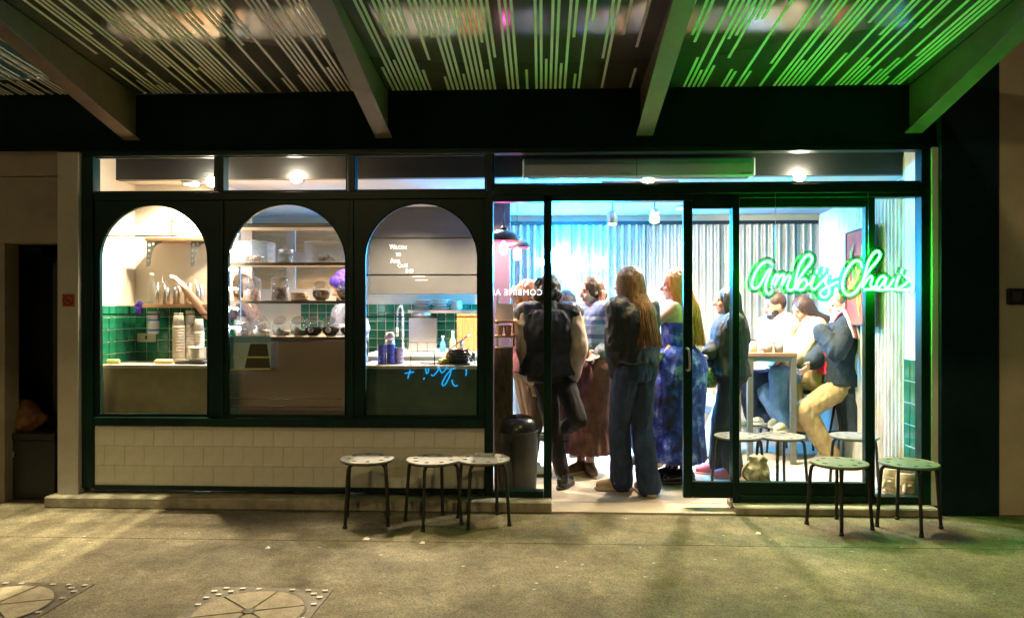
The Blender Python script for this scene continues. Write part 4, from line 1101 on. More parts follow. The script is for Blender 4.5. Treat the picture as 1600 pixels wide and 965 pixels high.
# --- woman in a cream jacket
p = Person(1256, 1.95, 200, 1.60, 'woman in cream jacket with long dark hair and scrunchie, looking down', SKIN_TAN, pose='sit', group=PG, head=-4, pitch=26, lean=-.03, seat=.63)
p.hr = [W(1222, 566, 1.72), W(1216, 572, 1.66)]; p.eh = [(.6, .6, -1), (.7, -.4, -1)]
p.ank = [W(1218, 652, 1.72), W(1226, 660, 1.64)]; p.toe = [Vector((-.7, -.7, -.2)), Vector((-.7, -.7, -.2))]
p.body()
p.top(cloth('cream_teddy', (.66, .52, .36)), 'jacket', .048, -.08, .036, None, 1.84, .012, .006, collar=1, seed=22)
p.pants(cloth('mid_denim', (.10, .19, .36)), .098, .085, .082, .005, .1, 'jeans', .95, 23); p.shoes(mat('cream_canvas', (.62, .54, .40), .7), mat('white_sole', (.7, .68, .62), .6))
p.cap_hair(HAIR_BROWN); p.strands(HAIR_BROWN, .22, 90, 1.0, 66, 294, .2, .38, seed=15)
mb = MB(); c = p.Hd(-.10, -.045, .03); fr = Matrix((p.hF, p.hL, p.hU)).transposed()
for a in range(9): mb.ball(c + p.hL*-.006 + (p.hF*math.cos(a*.7)+p.hU*math.sin(a*.7))*.026, .016, 8, 6)
mb.build('scrunchie', cloth('yellow_satin', (.70, .55, .28), .4), p.root)
# --- man in a navy coat and striped scarf
p = Person(1318, 1.66, 166, 1.74, 'man in long navy coat, striped scarf and khaki trousers on a bar stool', SKIN_PALE, pose='sit', group=PG, head=16, pitch=8, lean=-.02, seat=.60, wid=1.12)
p.brow = HAIR_GREY
p.hr = [W(1280, 514, 1.50), W(1264, 572, 1.60)]; p.eh = [(-.5, -.6, -.9), (.5, .3, -1)]
p.ank = [W(1297, 698, 1.50), W(1250, 664, 1.78)]; p.ank[0].z = .095; p.kh = [Vector((-1, -.15, .3)), Vector((-1, .15, .5))]
p.toe = [Vector((-.85, -.4, 0)), Vector((-1, 0, -.1))]
p.body()
KH = cloth('khaki_chino', (.40, .27, .12), .9, col2=(.30, .19, .08))
def coat(s, b):
    k = s.k; c0 = s.rings(.05, -.05)[0]; lo = s.T(-.13, 0, .23)
    b.loft([(lo, s.Lv, s.F, .23, .15), (lo.lerp(c0[0], .5) - s.F*.03, s.Lv, s.F, .22, .15), (c0[0] - s.F*.02, s.Lv, s.F, .20, .14)] + s.rings(.05, .05, .5))
M_NAVY = cloth('navy_wool', (.010, .020, .028), .9)
p.top(M_NAVY, 'coat', .050, -.05, .040, None, 1.86, .012, .006, collar=0, seed=24, extra=coat)
b = Blob(); b.loft([(c_ - p.F*-.03, a_, d_, rx_*.82, ry_ + .035) for c_, a_, d_, rx_, ry_ in p.rings(.02, -.02, .6)]); b.melt('red_jumper', cloth('red_knit', (.55, .02, .03)), p.root, .01, 3, .004)
p.pants(KH, .105, .082, .072, .006, .1, 'trousers', 1.0, 25); p.shoes(mat('brown_boot', (.13, .08, .045), .6), high=.05, r=.05)
p.cap_hair(HAIR_GREY, (.099, .080, .098), (-.018, 0, .030), fold=.0015)
# scarf in long stripes: lies round the neck and down the back
sc = empty('scarf', p.neck, 'white, red and black striped scarf round the neck of the man in navy', 'scarf')
cols = [('scarf_white', (.72, .66, .60)), ('scarf_red', (.40, .05, .08)), ('scarf_white', (.72, .66, .60)), ('scarf_black', (.03, .03, .04)), ('scarf_white', (.72, .66, .60)), ('scarf_red', (.40, .05, .08))]
k = p.k
for j, (nm, cc) in enumerate(cols):
    e = .020*j
    N_, D_, L_, S_ = p.neck, p.D2, p.L2, p.sp
    pts = [N_ + D_*.13 + L_*(.05 + e*.2) - S_*.12, N_ + D_*(.10 - e*.4) + L_*(.08 + e*.3) + S_*.045, N_ + D_*(.05 - e*1.0) + L_*.12 + S_*(.092 - e*.1), N_ + D_*(.03 - e*1.15) + L_*.19 + S_*(.066 - e*.15),
           N_ + D_*(.01 - e*1.2) + L_*(.262 - e*.1) + S_*(.008 - e*.15), N_ + D_*(-.01 - e*1.2) + L_*(.305 - e*.15) - S_*.07, N_ + D_*(-.03 - e*1.2) + L_*(.312 - e*.15) - S_*(.15 + e*.3)]
    mb = MB(); mb.tube(smooth_path(pts, 4), .0145, 7); mb.build('stripe', cloth(nm, cc), sc)
# --- two kitchen hands
p = Person(545, 1.42, 205, 1.63, 'kitchen worker in a purple turban and slate blue top behind the glass jars', SKIN_BROWN, head=6, pitch=12)
p.hr = [W(522, 520, 1.15), W(574, 545, 1.15)]
p.body(); p.top(cloth('slate_top', (.16, .17, .24)), 'shirt', .036, -.06, .034, None, 1.7, 0, .010, seed=26); p.pants(cloth('black_trousers', (.008, .008, .010)), seed=27); p.shoes(mat('black_leather', (.012, .012, .012), .35))
p.cap_hair(cloth('purple_cotton', (.06, .025, .34), .8), (.118, .104, .112), (-.022, 0, .055), [((.02, 0, .075), (.10, .09, .06)), ((-.06, 0, .07), (.09, .09, .07))], .006, 'turban')
fr = Matrix((p.hF, p.hL, p.hU)).transposed(); b = Blob(); b.ball(p.Hd(.05, 0, -.10), (.05, .055, .05), 14, 10, fr); b.melt('beard', HAIR_BLACK, p.root, .007, 2)
p = Person(380, .84, 186, 1.60, 'kitchen worker reaching along the shelf of tall cups in the cream-walled window', SKIN_TAN, head=0, pitch=0)
p.hr = [W(290, 452, .40), W(420, 570, 1.1)]; p.eh = [(.2, -.5, -1), (.3, .5, -1)]
p.body(); p.top(cloth('dark_tee', (.05, .03, .03)), 'shirt', .03, -.06, .028, None, .8, 0, .008, seed=28); p.pants(cloth('black_trousers', (.008, .008, .010)), seed=29); p.shoes(mat('black_leather', (.012, .012, .012), .35))
p.cap_hair(HAIR_BROWN)
# ================================================================== STOOLS
def circle(r, n=40, cx=0, cy=0, rev=False):
    pts = [(cx + r*math.cos(2*math.pi*i/n), cy + r*math.sin(2*math.pi*i/n)) for i in range(n)]
    return pts[::-1] if rev else pts
M_SEAT = mat('grey_metal_seat', (.17, .165, .15), .45, metal=.0, var=.12, vscale=9, bump=.05)
M_LEG = mat('black_tube', (.010, .010, .010), .45)
def make_stool(loc, rz, label, group):
    t = empty('stool', (0, 0, 0), label, 'stool', group)
    holes = [circle(.020, 14, .115*math.cos(a*math.pi/4), .115*math.sin(a*math.pi/4), True) for a in range(8)]
    me = plate_mesh('seat', [circle(.160, 48)] + holes, .006, M_SEAT, .005)
    s = link('seat', me, None, t); s.location = (0, 0, .443)
    mb = MB(); mb.lathe((0, 0, .426), [(.150, 0), (.156, .006), (.150, .0095)], 36, cap=False); mb.build('seat_rim', M_LEG, t); mb = MB(); mb.lathe((0, 0, .4358), [(.146, 0), (.146, .002)], 32); mb.build('hole_shade_disc', mat('hole_shade_black', (.002, .002, .002), 1.0, spec=0.0), t)  # black disc added under the seat so its holes read as shaded
    for a in range(4):
        w = math.pi/4 + a*math.pi/2; c, s_ = math.cos(w), math.sin(w)
        mb = MB(); mb.tube(smooth_path([(c*.045, s_*.045, .424), (c*.115, s_*.115, .424), (c*.145, s_*.145, .412), (c*.157, s_*.157, .375), (c*.168, s_*.168, .2), (c*.180, s_*.180, .012)], 4), .0105, 9)
        l = mb.build('leg', M_LEG, t)
        mb = MB(); mb.lathe((c*.1805, s_*.1805, 0), [(.0135, 0), (.0135, .02)], 10); f = mb.build('foot_cap', mat('foot_rubber', (.02, .02, .02), .7), t)
        f.parent = l
    t.location = loc; t.rotation_euler = (0, 0, rz); t.scale = (1.03, 1.03, .89); return t
OUT = 'grey metal stools out on the pavement'; INS = 'grey metal stools inside the window'
def at_seat(px, py, zs=.40, z0=0.0):
    q = G(px, py, zs + z0); return (q.x, q.y, z0)
st0 = make_stool(at_seat(574, 715), R(12), 'dark metal stool standing alone before the tiled wall with a teal glint', OUT)
st0.children[0].data = st0.children[0].data.copy(); st0.children[0].data.materials[0] = mat('dark_metal_seat', (.035, .03, .03), .25, metal=.4)
base = make_stool(at_seat(677, 716.5), R(34), 'pale grey stool between two others before the tiled wall', OUT)
spots = [(755, 715.5, 20, 'pale grey stool at the corner where the tiles meet the entrance window', OUT, 0.0),
 (1311, 721, 28, 'pale grey stool nearer the sliding door, outside below the green sign', OUT, 0.0),
 (1420, 722, 40, 'pale grey stool outside by the dark pier and the face planters', OUT, 0.0),
 (1153, 680, 30, 'stool inside straddling the door post, beside the pink shoes', INS, .016),
 (1220, 680, 20, 'stool inside the window above the woven handbag', INS, .016),
 (1335, 680, 50, 'stool inside the window below the man in the navy coat', INS, .016)]
for px, py, rz, lab, gr, z0 in spots:
    c = copy_tree(base); c.location = at_seat(px, py, .40, z0); c.rotation_euler = (0, 0, R(rz)); c['label'] = lab; c['group'] = gr
def bar_stool(x, y, seat, label):
    t = empty('bar_stool', (x, y, .016), label, 'bar stool', 'black bar stools at the table')
    mb = MB(); mb.lathe((x, y, seat - .03), [(.14, 0), (.155, .012), (.155, .024), (.14, .03)], 28); mb.build('seat', M_BLACK, t)
    for a in range(4):
        w = math.pi/4 + a*math.pi/2; c, s_ = math.cos(w), math.sin(w)
        mb = MB(); mb.tube([(x + c*.10, y + s_*.10, seat - .03), (x + c*.19, y + s_*.19, .017)], .011, 8); mb.build('leg', M_LEG, t)
    mb = MB(); mb.tube([(x + .165*math.cos(i*math.pi/12), y + .165*math.sin(i*math.pi/12), .24) for i in range(25)], .008, 6, cap=False); mb.build('footrest', M_LEG, t)
bar_stool(PX(1214, 2.08), 2.08, .60, 'black bar stool under the bearded man in the white hoodie')
bar_stool(PX(1256, 1.95), 1.95, .60, 'black bar stool under the woman in the cream jacket')
bar_stool(PX(1318, 1.66) + .03, 1.66, .57, 'black bar stool under the man in the navy coat')
t = empty('low_stool', (*LOWSTOOL, .016), 'low stool under the person in pale jeans', 'stool')
mb = MB(); mb.lathe((*LOWSTOOL, .40), [(.15, 0), (.16, .01), (.15, .03)], 24); mb.build('seat', M_BLACK, t)
for a in range(4):
    w = a*math.pi/2; mb = MB(); mb.tube([(LOWSTOOL[0] + math.cos(w)*.12, LOWSTOOL[1] + math.sin(w)*.12, .40), (LOWSTOOL[0] + math.cos(w)*.17, LOWSTOOL[1] + math.sin(w)*.17, .017)], .011, 7); mb.build('leg', M_LEG, t)
# ---- bar table and paper cups
ya, yb = 1.42, 1.86; x0, x1 = PX(1168, ya), PX(1246, ya); zt = PZ(550, ya)
t = empty('bar_table', ((x0+x1)/2, (ya+yb)/2, .016), 'tall bar table with brown wooden top and square steel legs', 'table')
mb = MB(); mb.box(x0, x1, ya, yb, zt - .035, zt); mb.build('table_top', mat('brown_top', (.20, .10, .06), .5, var=.2, vscale=6, stretch=(1, 10, 1)), t, .004)
M_TL = mat('table_steel', (.16, .15, .12), .4, metal=.5)
for xx in (x0 + .005, x1 - .05):
    for yy in (ya + .005, yb - .05):
        mb = MB(); mb.box(xx, xx + .045, yy, yy + .045, .016, zt - .036); mb.build('leg', M_TL, t)
mb = MB(); mb.box(x0 + .051, x1 - .051, ya + .010, ya + .035, zt - .075, zt - .037); mb.box(x0 + .012, x0 + .04, ya + .051, yb - .051, zt - .075, zt - .037); mb.box(x1 - .04, x1 - .012, ya + .051, yb - .051, zt - .075, zt - .037); mb.build('apron', M_TL, t)
def cup(px, py, Y, r, h, m, label, ml=None):
    q = W(px, py, Y); z = zt + .0005
    t = empty('paper_cup', (q.x, q.y, z), label, 'cup', 'cups on the bar table')
    mb = MB(); mb.lathe((q.x, q.y, z), [(r*.74, 0), (r, h), (r*.96, h), (r*.72, .004)], 20); mb.build('cup_wall', m, t)
    mb = MB(); mb.lathe((q.x, q.y, z + h - .004), [(r*1.03, 0), (r*1.05, .004), (r*1.02, .009)], 20, cap=False); mb.build('rim', ml or m, t)
M_CUPG = mat('cup_grey', (.34, .32, .30), .6); M_CUPC = mat('cup_cream', (.75, .68, .45), .6)
cup(1177, 545, 1.52, .044, .10, M_CUPC, 'cream paper cup with dark rim at the table edge nearest the sliding door', M_BLACK)
cup(1200, 548, 1.50, .047, .085, M_CUPG, 'grey paper cup between the cream cup and the other grey cup'); cup(1217, 548, 1.50, .045, .085, M_CUPG, 'grey paper cup in front of the woman in the cream jacket')
# ---- painting on the side wall: warm abstract flames
A0, A1 = Vector((XR0, .30, 0)), Vector((XR1, YB - .03, 0))
def wall_pt(px, z):
    """point of the splayed side wall at a pixel column"""
    lo, hi = 0.0, 1.0
    for i in range(40):
        m_ = (lo + hi)/2; q = A0.lerp(A1, m_)
        if q.x > PX(px, q.y): lo = m_
        else: hi = m_
    q = A0.lerp(A1, lo); return Vector((q.x, q.y, z))
pa, pb = wall_pt(1378, 0), wall_pt(1332, 0)
z0, z1 = PZ(509, pa.y), PZ(353, pa.y); tdir = (pb - pa).normalized(); nin = Vector((-tdir.y, tdir.x, 0)); nin = nin if nin.x < 0 else -nin
def pq(u, z, d): return pa.lerp(pb, u) + nin*(.032 + d) + Vector((0, 0, z0 + (z1 - z0)*z))
PT = empty('painting', pq(.5, 0, 0), 'tall red and yellow flame-like abstract painting on the side wall', 'painting')
mr = mat('painting_red', (.50, .025, .015), .6, vscale=5, col2=(.62, .10, .015))
mb = MB(); mb.prism([pq(0, 0, 0), pq(1, 0, 0), pq(1, 1, 0), pq(0, 1, 0)], nin*.02); mb.build('canvas', mr, PT)
random.seed(4)
for nm, cc, nn in (('painting_yellow', (.70, .34, .015), 8), ('painting_orange', (.70, .14, .01), 5), ('painting_green', (.16, .34, .06), 3)):
    mb = MB()
    for i in range(nn):
        u = random.uniform(.12, .88); zz = random.uniform(.05, .5); h = random.uniform(.2, .42)
        path = smooth_path([pq(u, zz, .021), pq(u + random.uniform(-.08, .08), zz + h*.35, .0215), pq(u + random.uniform(-.06, .1), zz + h*.7, .0215), pq(u, zz + h, .021)], 4)
        w_ = [max(.002, .028*math.sin(math.pi*(j+.6)/(len(path)+.4))) for j in range(len(path))]
        off = .0006*i + {'painting_yellow': .002, 'painting_orange': .008, 'painting_green': .013}[nm]
        for j in range(len(path)-1):
            a, b_ = path[j], path[j+1]; mb.add([a - tdir*w_[j] + nin*off, a + tdir*w_[j] + nin*off, b_ + tdir*w_[j+1] + nin*off, b_ - tdir*w_[j+1] + nin*off], [(0, 1, 2, 3)])
    mb.build('brush_strokes', mat(nm, cc, .6), PT)
mb = MB()
for (u0, u1, a, b_) in ((-.01, .02, 0, 1), (.98, 1.01, 0, 1), (.02, .98, -.006, .008), (.02, .98, .992, 1.006)): mb.prism([pq(u0, a, 0), pq(u1, a, 0), pq(u1, b_, 0), pq(u0, b_, 0)], nin*.026)
mb.build('frame', M_BLACK, PT)
# ---- face-shaped planters by the end window
M_FACE = mat('cream_ceramic', (.60, .52, .38), .5, var=.15, vscale=10)
def planter(px, Y, h, rz, label):
    q = W(px, 770, Y); z = .0165
    t = empty('face_planter', (q.x, q.y, z), label, 'planter', 'cream face planters inside the window')
    b = Blob(); s = h/.23; a = R(rz); f = Vector((math.cos(a), math.sin(a), 0)); l = Vector((-f.y, f.x, 0)); c = Vector((q.x, q.y, z)); u = Vector((0, 0, 1))
    b.loft([(c, f, l, .055*s, .05*s), (c + u*.05*s, f, l, .078*s, .066*s), (c + u*.13*s, f, l, .088*s, .078*s), (c + u*.20*s, f, l, .080*s, .072*s), (c + u*.23*s, f, l, .070*s, .062*s)], 24, 2)
    b.cap(c + f*.082*s + u*.155*s, c + f*.106*s + u*.105*s, .008*s, .014*s)
    for i in (1, -1):
        b.ball(c + f*.072*s + l*i*.032*s + u*.145*s, (.018*s, .018*s, .011*s)); b.cap(c + f*.078*s + l*i*.012*s + u*.168*s, c + f*.066*s + l*i*.05*s + u*.165*s, .008*s, .006*s)
        b.ball(c + f*.060*s + l*i*.038*s + u*.10*s, (.02*s, .02*s, .02*s))
    b.ball(c + f*.078*s + u*.078*s, (.016*s, .024*s, .009*s)); b.ball(c + f*.072*s + u*.045*s, (.02*s, .025*s, .018*s))
    b.melt('face_wall', M_FACE, t, .005, 2)
    mb = MB(); mb.lathe(c + u*(h - .002), [(.058*s, 0), (.058*s, .004)], 20); mb.build('soil', mat('soil', (.03, .02, .012), .9), t)
planter(1393, .27, .225, 215, 'cream face planter nearer the sliding door, its profile turned away'); planter(1416, .18, .215, 238, 'cream face planter closest to the glass with its face to the street')
# ---- handbag by the door, and the patterned bag
q = W(1178, 748, .16); z = .0165
HB = empty('handbag', (q.x, q.y, z), 'pale olive and white slouchy handbag on the floor behind the window', 'handbag')
M_BAG = mat('bag_fabric', (.62, .58, .46), .7, vscale=22, col2=(.16, .17, .08)); b = Blob(); c = Vector((q.x, q.y, z)); u = Vector((0, 0, 1)); X = Vector((1, 0, 0)); Yv = Vector((0, 1, 0))
b.loft([(c, X, Yv, .088, .05), (c + u*.10, X, Yv, .098, .06), (c + u*.20 + X*.01, X, Yv, .088, .05), (c + u*.29 + X*.02, X, Yv, .060, .022), (c + u*.315 + X*.022, X, Yv, .055, .015)], 22, 2.6); b.melt('bag_body', M_BAG, HB, .006, 2, .014, 14, .6)
mb = MB(); mb.tube(smooth_path([c + u*.27 - X*.04, c + u*.26 - X*.07 - Yv*.05, c + u*.20 - X*.09 - Yv*.065, c + u*.15 - X*.02 - Yv*.075, c + u*.21 + X*.02 - Yv*.068, c + u*.30 + X*.05], 5), .008, 7); mb.build('strap', mat('olive_strap', (.14, .13, .06), .6), HB)
q = W(1106, 588, .97); PB = empty('shoulder_bag', (q.x, q.y, q.z - .1), 'leopard patterned bag held by the woman in the charcoal denim jacket', 'bag')
b = Blob(); c = Vector((q.x, q.y, q.z)); b.loft([(c - u*.085, X, Yv, .055, .03), (c - u*.04, X, Yv, .08, .045), (c + u*.03, X, Yv, .075, .04), (c + u*.06, X, Yv, .055, .02)], 20, 2.6); b.melt('bag_body', mat('leopard', (.42, .34, .14), .7, vscale=32, col2=(.03, .025, .015)), PB, .007, 2, .004)
mb = MB(); mb.tube(smooth_path([c + u*.05 - X*.05, c + u*.12 - X*.02, c + u*.10 + X*.04, c + u*.05 + X*.05], 4), .006, 6); mb.build('strap', M_BLACK, PB)
# ---- air curtain over the entrance
ya_ = .20; x0, x1 = PX(816, ya_), PX(1181, ya_); z0, z1 = PZ(277.5, ya_), PZ(247, ya_)
AC = empty('air_curtain', ((x0+x1)/2, ya_ + .08, z0), 'long white air curtain unit fixed above the entrance', 'air curtain')
mb = MB(); mb.box(x0, x1, ya_, .359, z0, z1); mb.build('casing', mat('white_plastic', (.62, .62, .58), .45), AC, .012)
xm = PX(995, ya_); mb = MB(); mb.box(xm - .002, xm + .002, ya_ - .001, ya_ + .01, z0 + .004, z1 - .004); mb.build('seam', mat('dark_grey', (.05, .05, .05), .5), AC)
mb = MB(); mb.box(x0 + .04, x1 - .04, ya_ + .03, ya_ + .09, z0 - .004, z0 + .002); mb.build('outlet_grille', M_BLACK, AC)
for px in (977, 1166):
    mb = MB(); c = W(px, 271, ya_ - .002)
    mb.tube(smooth_path([(c.x - .038 + .0085*i, c.y, c.z + (.008 if i % 2 else -.006)) for i in range(10)], 3), .0016, 4); mb.build('maker_mark', mat('dark_grey', (.05, .05, .05), .5), AC)
# light strip under the ceiling edge, lit
LS = empty('strip_light', (PX(985, .5), .5, zc - .05), 'thin glowing strip light under the ceiling edge above the entrance', 'strip light')
mb = MB(); mb.box(PX(940, .5), PX(1060, .5), .48, .53, zc - .028, zc - .0005); mb.build('housing', M_LAMPBODY, LS)
mb = MB(); mb.box(PX(941, .5), PX(1059, .5), .485, .525, zc - .036, zc - .0285); mb.build('diffuser', emat('strip_glow', (1, .9, .75), 6.0), LS)
# ---- black bin by the entrance window
q = W(812, 772, .34); z = .0165
BN2 = empty('litter_bin', (q.x, q.y, z), 'tall black bin with rounded swing lid inside the entrance side window', 'bin')
mb = MB(); x_, y_ = q.x, q.y
Bb = Blob(); c = Vector((x_, y_, z))
mb.lathe(c, [(.115, 0), (.118, .01), (.132, .44), (.136, .445)], 28); mb.build('bin_body', mat('bin_black', (.014, .014, .016), .35), BN2)
mb = MB(); mb.lathe(c + u*.446, [(.142, 0), (.144, .03), (.12, .085), (.07, .115), (.02, .125)], 28); mb.build('lid', mat('bin_lid', (.012, .012, .014), .25), BN2)
mb = MB(); mb.prism([(x_ - .05, y_ - .131, z + .47), (x_ + .045, y_ - .131, z + .47), (x_ + .035, y_ - .112, z + .53), (x_ - .03, y_ - .112, z + .53)], (0, .02, 0)); mb.build('flap', mat('bin_flap', (.30, .02, .04), .4), BN2)
# ---- narrow display stand with cups next to the mullion
Y0 = .42; x0, x1 = PX(772, Y0), PX(804, Y0)
DS = empty('display_stand', ((x0+x1)/2, Y0 + .1, .016), 'narrow wooden display stand with two shelves beside the black bin', 'stand')
zs1, zs2 = PZ(501, Y0), PZ(524, Y0)
mb = MB(); mb.box(x0, x1 - .02, Y0, Y0 + .22, .017, zs2 - .09); mb.build('plinth', mat('brown_patterned', (.20, .11, .05), .6, vscale=10, col2=(.03, .018, .02), stretch=(4, 4, 1)), DS)
for zz in (zs1, zs2): mb = MB(); mb.box(x0, x1, Y0 - .02, Y0 + .24, zz - .015, zz); mb.build('shelf', M_WOOD, DS)
for xx in (x0 + .004, x1 - .022): mb = MB(); mb.box(xx, xx + .016, Y0 + .21, Y0 + .226, zs2 - .0895, zs1 + .18); mb.build('upright', M_STEEL, DS)
mb = MB(); mb.lathe(((x0+x1)/2, Y0 + .1, zs2 - .0895), [(.05, 0), (.05, .072)], 20); mb.build('glass_column', M_JAR, DS)
t = empty('card_holder', ((x0+x1)/2, Y0 + .09, zs1), 'pinkish clear card holder on the top shelf of the display stand', 'holder')
mb = MB(); mb.box(x0 + .012, x1 - .014, Y0 + .06, Y0 + .068, zs1 + .001, zs1 + .125); mb.build('sheet', mat('pinkish_card', (.75, .62, .58), .5), t)
mb = MB(); mb.box(x0 + .008, x1 - .010, Y0 + .0685, Y0 + .11, zs1 + .0005, zs1 + .012); mb.build('foot', M_JAR, t)
for i, xx in enumerate((x0 + .038, x0 + .098)):
    t = empty('tea_cup', (xx, Y0 + .05, zs2), ('kraft cup nearer the mullion', 'kraft cup nearer the bun-haired woman')[i] + ' on the stand', 'cup', 'kraft cups on the display stand')
    mb = MB(); mb.lathe((xx, Y0 + .05, zs2 + .0005), [(.020, 0), (.029, .070), (.031, .072)], 16); mb.build('cup_wall', mat('kraft', (.50, .34, .20), .7), t)
# ================================================================== COUNTERS AND KITCHEN THINGS
zC = PZ(571.5, .16)
M_FRONT = mat('counter_front', (.33, .28, .16), .32, var=.2, vscale=5, bump=.08, bscale=60)
M_FRONT3 = mat('counter_front_teal', (.08, .13, .10), .26, var=.2, vscale=5)
M_BRONZE = mat('bronze_panel', (.62, .48, .37), .24, metal=.85, var=.05, vscale=3)
M_TOP = mat('pale_counter_top', (.66, .58, .48), .35, var=.06, vscale=6)
def counter(px0, px1, m, label, depth=.44):
    x0, x1 = PX(px0, .16), PX(px1, .16)
    t = empty('counter', ((x0+x1)/2, .16 + depth/2, .016), label, 'counter')
    mb = MB(); mb.box(x0, x1, .17, .16 + depth, .017, zC - .026); mb.build('front', m, t)
    mb = MB(); mb.box(x0 - .004, x1 + .004, .16, .17 + depth, zC - .025, zC); mb.build('worktop', M_TOP, t, .003)
    return t
counter(150, 343, M_FRONT, 'olive fronted counter with pale worktop under the cream-walled window')
counter(560, 758, M_FRONT3, 'dark teal fronted counter with pale worktop under the menu board window')
# bronze counter below the jars
x0, x1 = PX(351, .14), PX(552, .14); zb2 = PZ(533.5, .14)
t = empty('counter', ((x0+x1)/2, .3, .016), 'bronze fronted counter below the shelves of glass jars', 'counter')
mb = MB(); mb.box(x0, x1, .14, .17, .017, zb2 - .001); mb.build('front', M_BRONZE, t)
mb = MB(); mb.box(x0, x1, .171, .52, zb2 - .03, zb2 - .001); mb.build('worktop', M_BLACK, t)
mb = MB(); mb.tube([(x0 + .02, .132, PZ(625, .13)), (x1 - .02, .132, PZ(625, .13))], .003, 5); mb.tube([(x0 + .02, .132, PZ(637, .13)), (x1 - .02, .132, PZ(637, .13))], .003, 5); mb.build('seam', mat('bronze_line', (.3, .24, .18), .3, metal=.8), t)
# ---- shelving for jars
ys0, ys1 = .15, .40; sx0, sx1 = PX(349, ys0), PX(548, ys0)
SH = empty('jar_shelving', ((sx0+sx1)/2, .27, zb2), 'dark edged wooden shelves holding glass jars behind the middle arch', 'shelves')
M_SHD = mat('shelf_dark_edge', (.10, .065, .035), .5, var=.2, vscale=8, stretch=(1, 10, 10)); M_SHW = mat('shelf_pale_wood', (.60, .42, .24), .5, var=.15, vscale=6, stretch=(1, 10, 10))
shelf_z = []
for ytop in (348.5, 409, 469.5, 527.0):
    z = PZ(ytop, ys0); shelf_z.append(z)
    mb = MB(); mb.box(sx0, sx1, ys0, ys0 + .012, z - .020, z); mb.build('shelf_edge', M_SHD, SH)
    mb = MB(); mb.box(sx0, sx1, ys0 + .0125, ys1, z - .017, z - .001); mb.build('shelf_board', M_SHW, SH)
for xx in (sx0, sx1 - .016): mb = MB(); mb.box(xx, xx + .016, ys1 + .001, ys1 + .02, zb2, PZ(300)); mb.build('upright', M_STEEL, SH)
def fill(name, c, c2, s=40): return mat(name, c, .7, vscale=s, col2=c2, bump=.8, bscale=60)
F_RED = fill('petals', (.42, .16, .08), (.55, .38, .30)); F_SPICE = fill('spice', (.16, .07, .05), (.45, .33, .28)); F_NUT = fill('nuts', (.38, .22, .10), (.14, .07, .03)); F_TEA = fill('tea', (.035, .022, .015), (.012, .008, .006)); F_WHITE = fill('sugar', (.75, .70, .62), (.55, .50, .44))
M_LABEL = mat('label_white', (.78, .76, .72), .5)
def lumps(mb, c, r, z0, z1, n, seed, s=.012):
    rnd = random.Random(seed)
    for i in range(n):
        a = rnd.random()*6.28; q = r*math.sqrt(rnd.random()); mb.ball(Vector((c[0] + q*math.cos(a), c[1] + q*math.sin(a), z1 - rnd.random()*(z1 - z0)*.6)), s*rnd.uniform(.6, 1.1), 6, 5)
def lidded_jar(px, z, r, h, f, label, level, seed):
    x, y = PX(px, .26), .26
    t = empty('glass_jar', (x, y, z), label, 'jar', 'lidded glass jars on the upper shelf')
    mb = MB(); mb.lathe((x, y, z), [(r*.92, 0), (r, .01), (r, h*.82), (r*.9, h*.88)], 24, cap=False); mb.build('jar_wall', M_JAR, t)
    mb = MB(); mb.lathe((x, y, z + h*.88), [(r*.98, 0), (r*1.0, .008), (r*.8, .022), (.018, .032), (.012, .036)], 24, cap=False); mb.ball((x, y, z + h*.88 + .050), .019); mb.build('lid', glass_mat('lid_glass', (.85, .86, .86), 2.0, .05, haze=.09), t)
    mb = MB(); mb.lathe((x, y, z + .004), [(r*.9, 0), (r*.94, .01), (r*.94, h*level), (r*.5, h*level + .006)], 20); lumps(mb, (x, y), r*.85, z + h*level*.6, z + h*level + .012, 36, seed); mb.build('contents', f, t)
z = shelf_z[2]
lidded_jar(394, z, .062, .165, F_RED, 'lidded glass jar of dried petals at the street-lamp end of the jar shelf', .42, 1); lidded_jar(438, z, .064, .165, F_SPICE, 'lidded glass jar of dark spice between the petal jar and the cinnamon bundle', .52, 2)
def round_jar(px, z, r, f, label, level, seed, group, y=.26, lab=True):
    x = PX(px, y); c = Vector((x, y, z + r*.92))
    t = empty('round_jar', (x, y, z), label, 'jar', group); ax = Vector((0, -.55, .83))
    mb = MB(); mb.lathe(c, [(r*.45, -r*.92), (r*.82, -r*.62), (r, -r*.1), (r*.97, r*.3), (r*.78, r*.72), (r*.62, r*.9)], 26, axis=ax, cap=False); mb.build('jar_wall', M_JAR, t)
    mb = MB(); mb.lathe(c + ax.normalized()*r*.9, [(r*.66, 0), (r*.68, .012), (r*.3, .022)], 22, axis=ax); mb.build('lid', glass_mat('lid_glass', (.85, .86, .86), 2.0, .05, haze=.09), t)
    if f:
        mb = MB(); mb.lathe(c - Vector((0, 0, r*.88)), [(r*.4, 0), (r*.80, r*.32), (r*.93, r*.7), (r*.90, r*.88*level*2), (r*.4, r*.9*level*2 + .004)], 20); lumps(mb, (c.x, c.y), r*.75, z + r*level*1.2, z + r*1.84*level, 26, seed, .010); mb.build('contents', f, t)
    if lab:
        lc = c + Vector((0, -r*.99, -r*.18)); mb = MB(); mb.lathe(lc, [(.020, 0), (.0205, .0025)], 18, axis=(0, -1, .12)); mb.build('paper_label', M_LABEL, t)
        mb = MB(); mb.lathe(lc + Vector((0, -.003, 0)), [(.012, 0), (.012, .0006)], 14, axis=(0, -1, .12)); mb.build('stamp', mat('stamp_grey', (.45, .42, .40), .6), t)
RG = 'round glass jars leaning in a row on the lowest shelf'
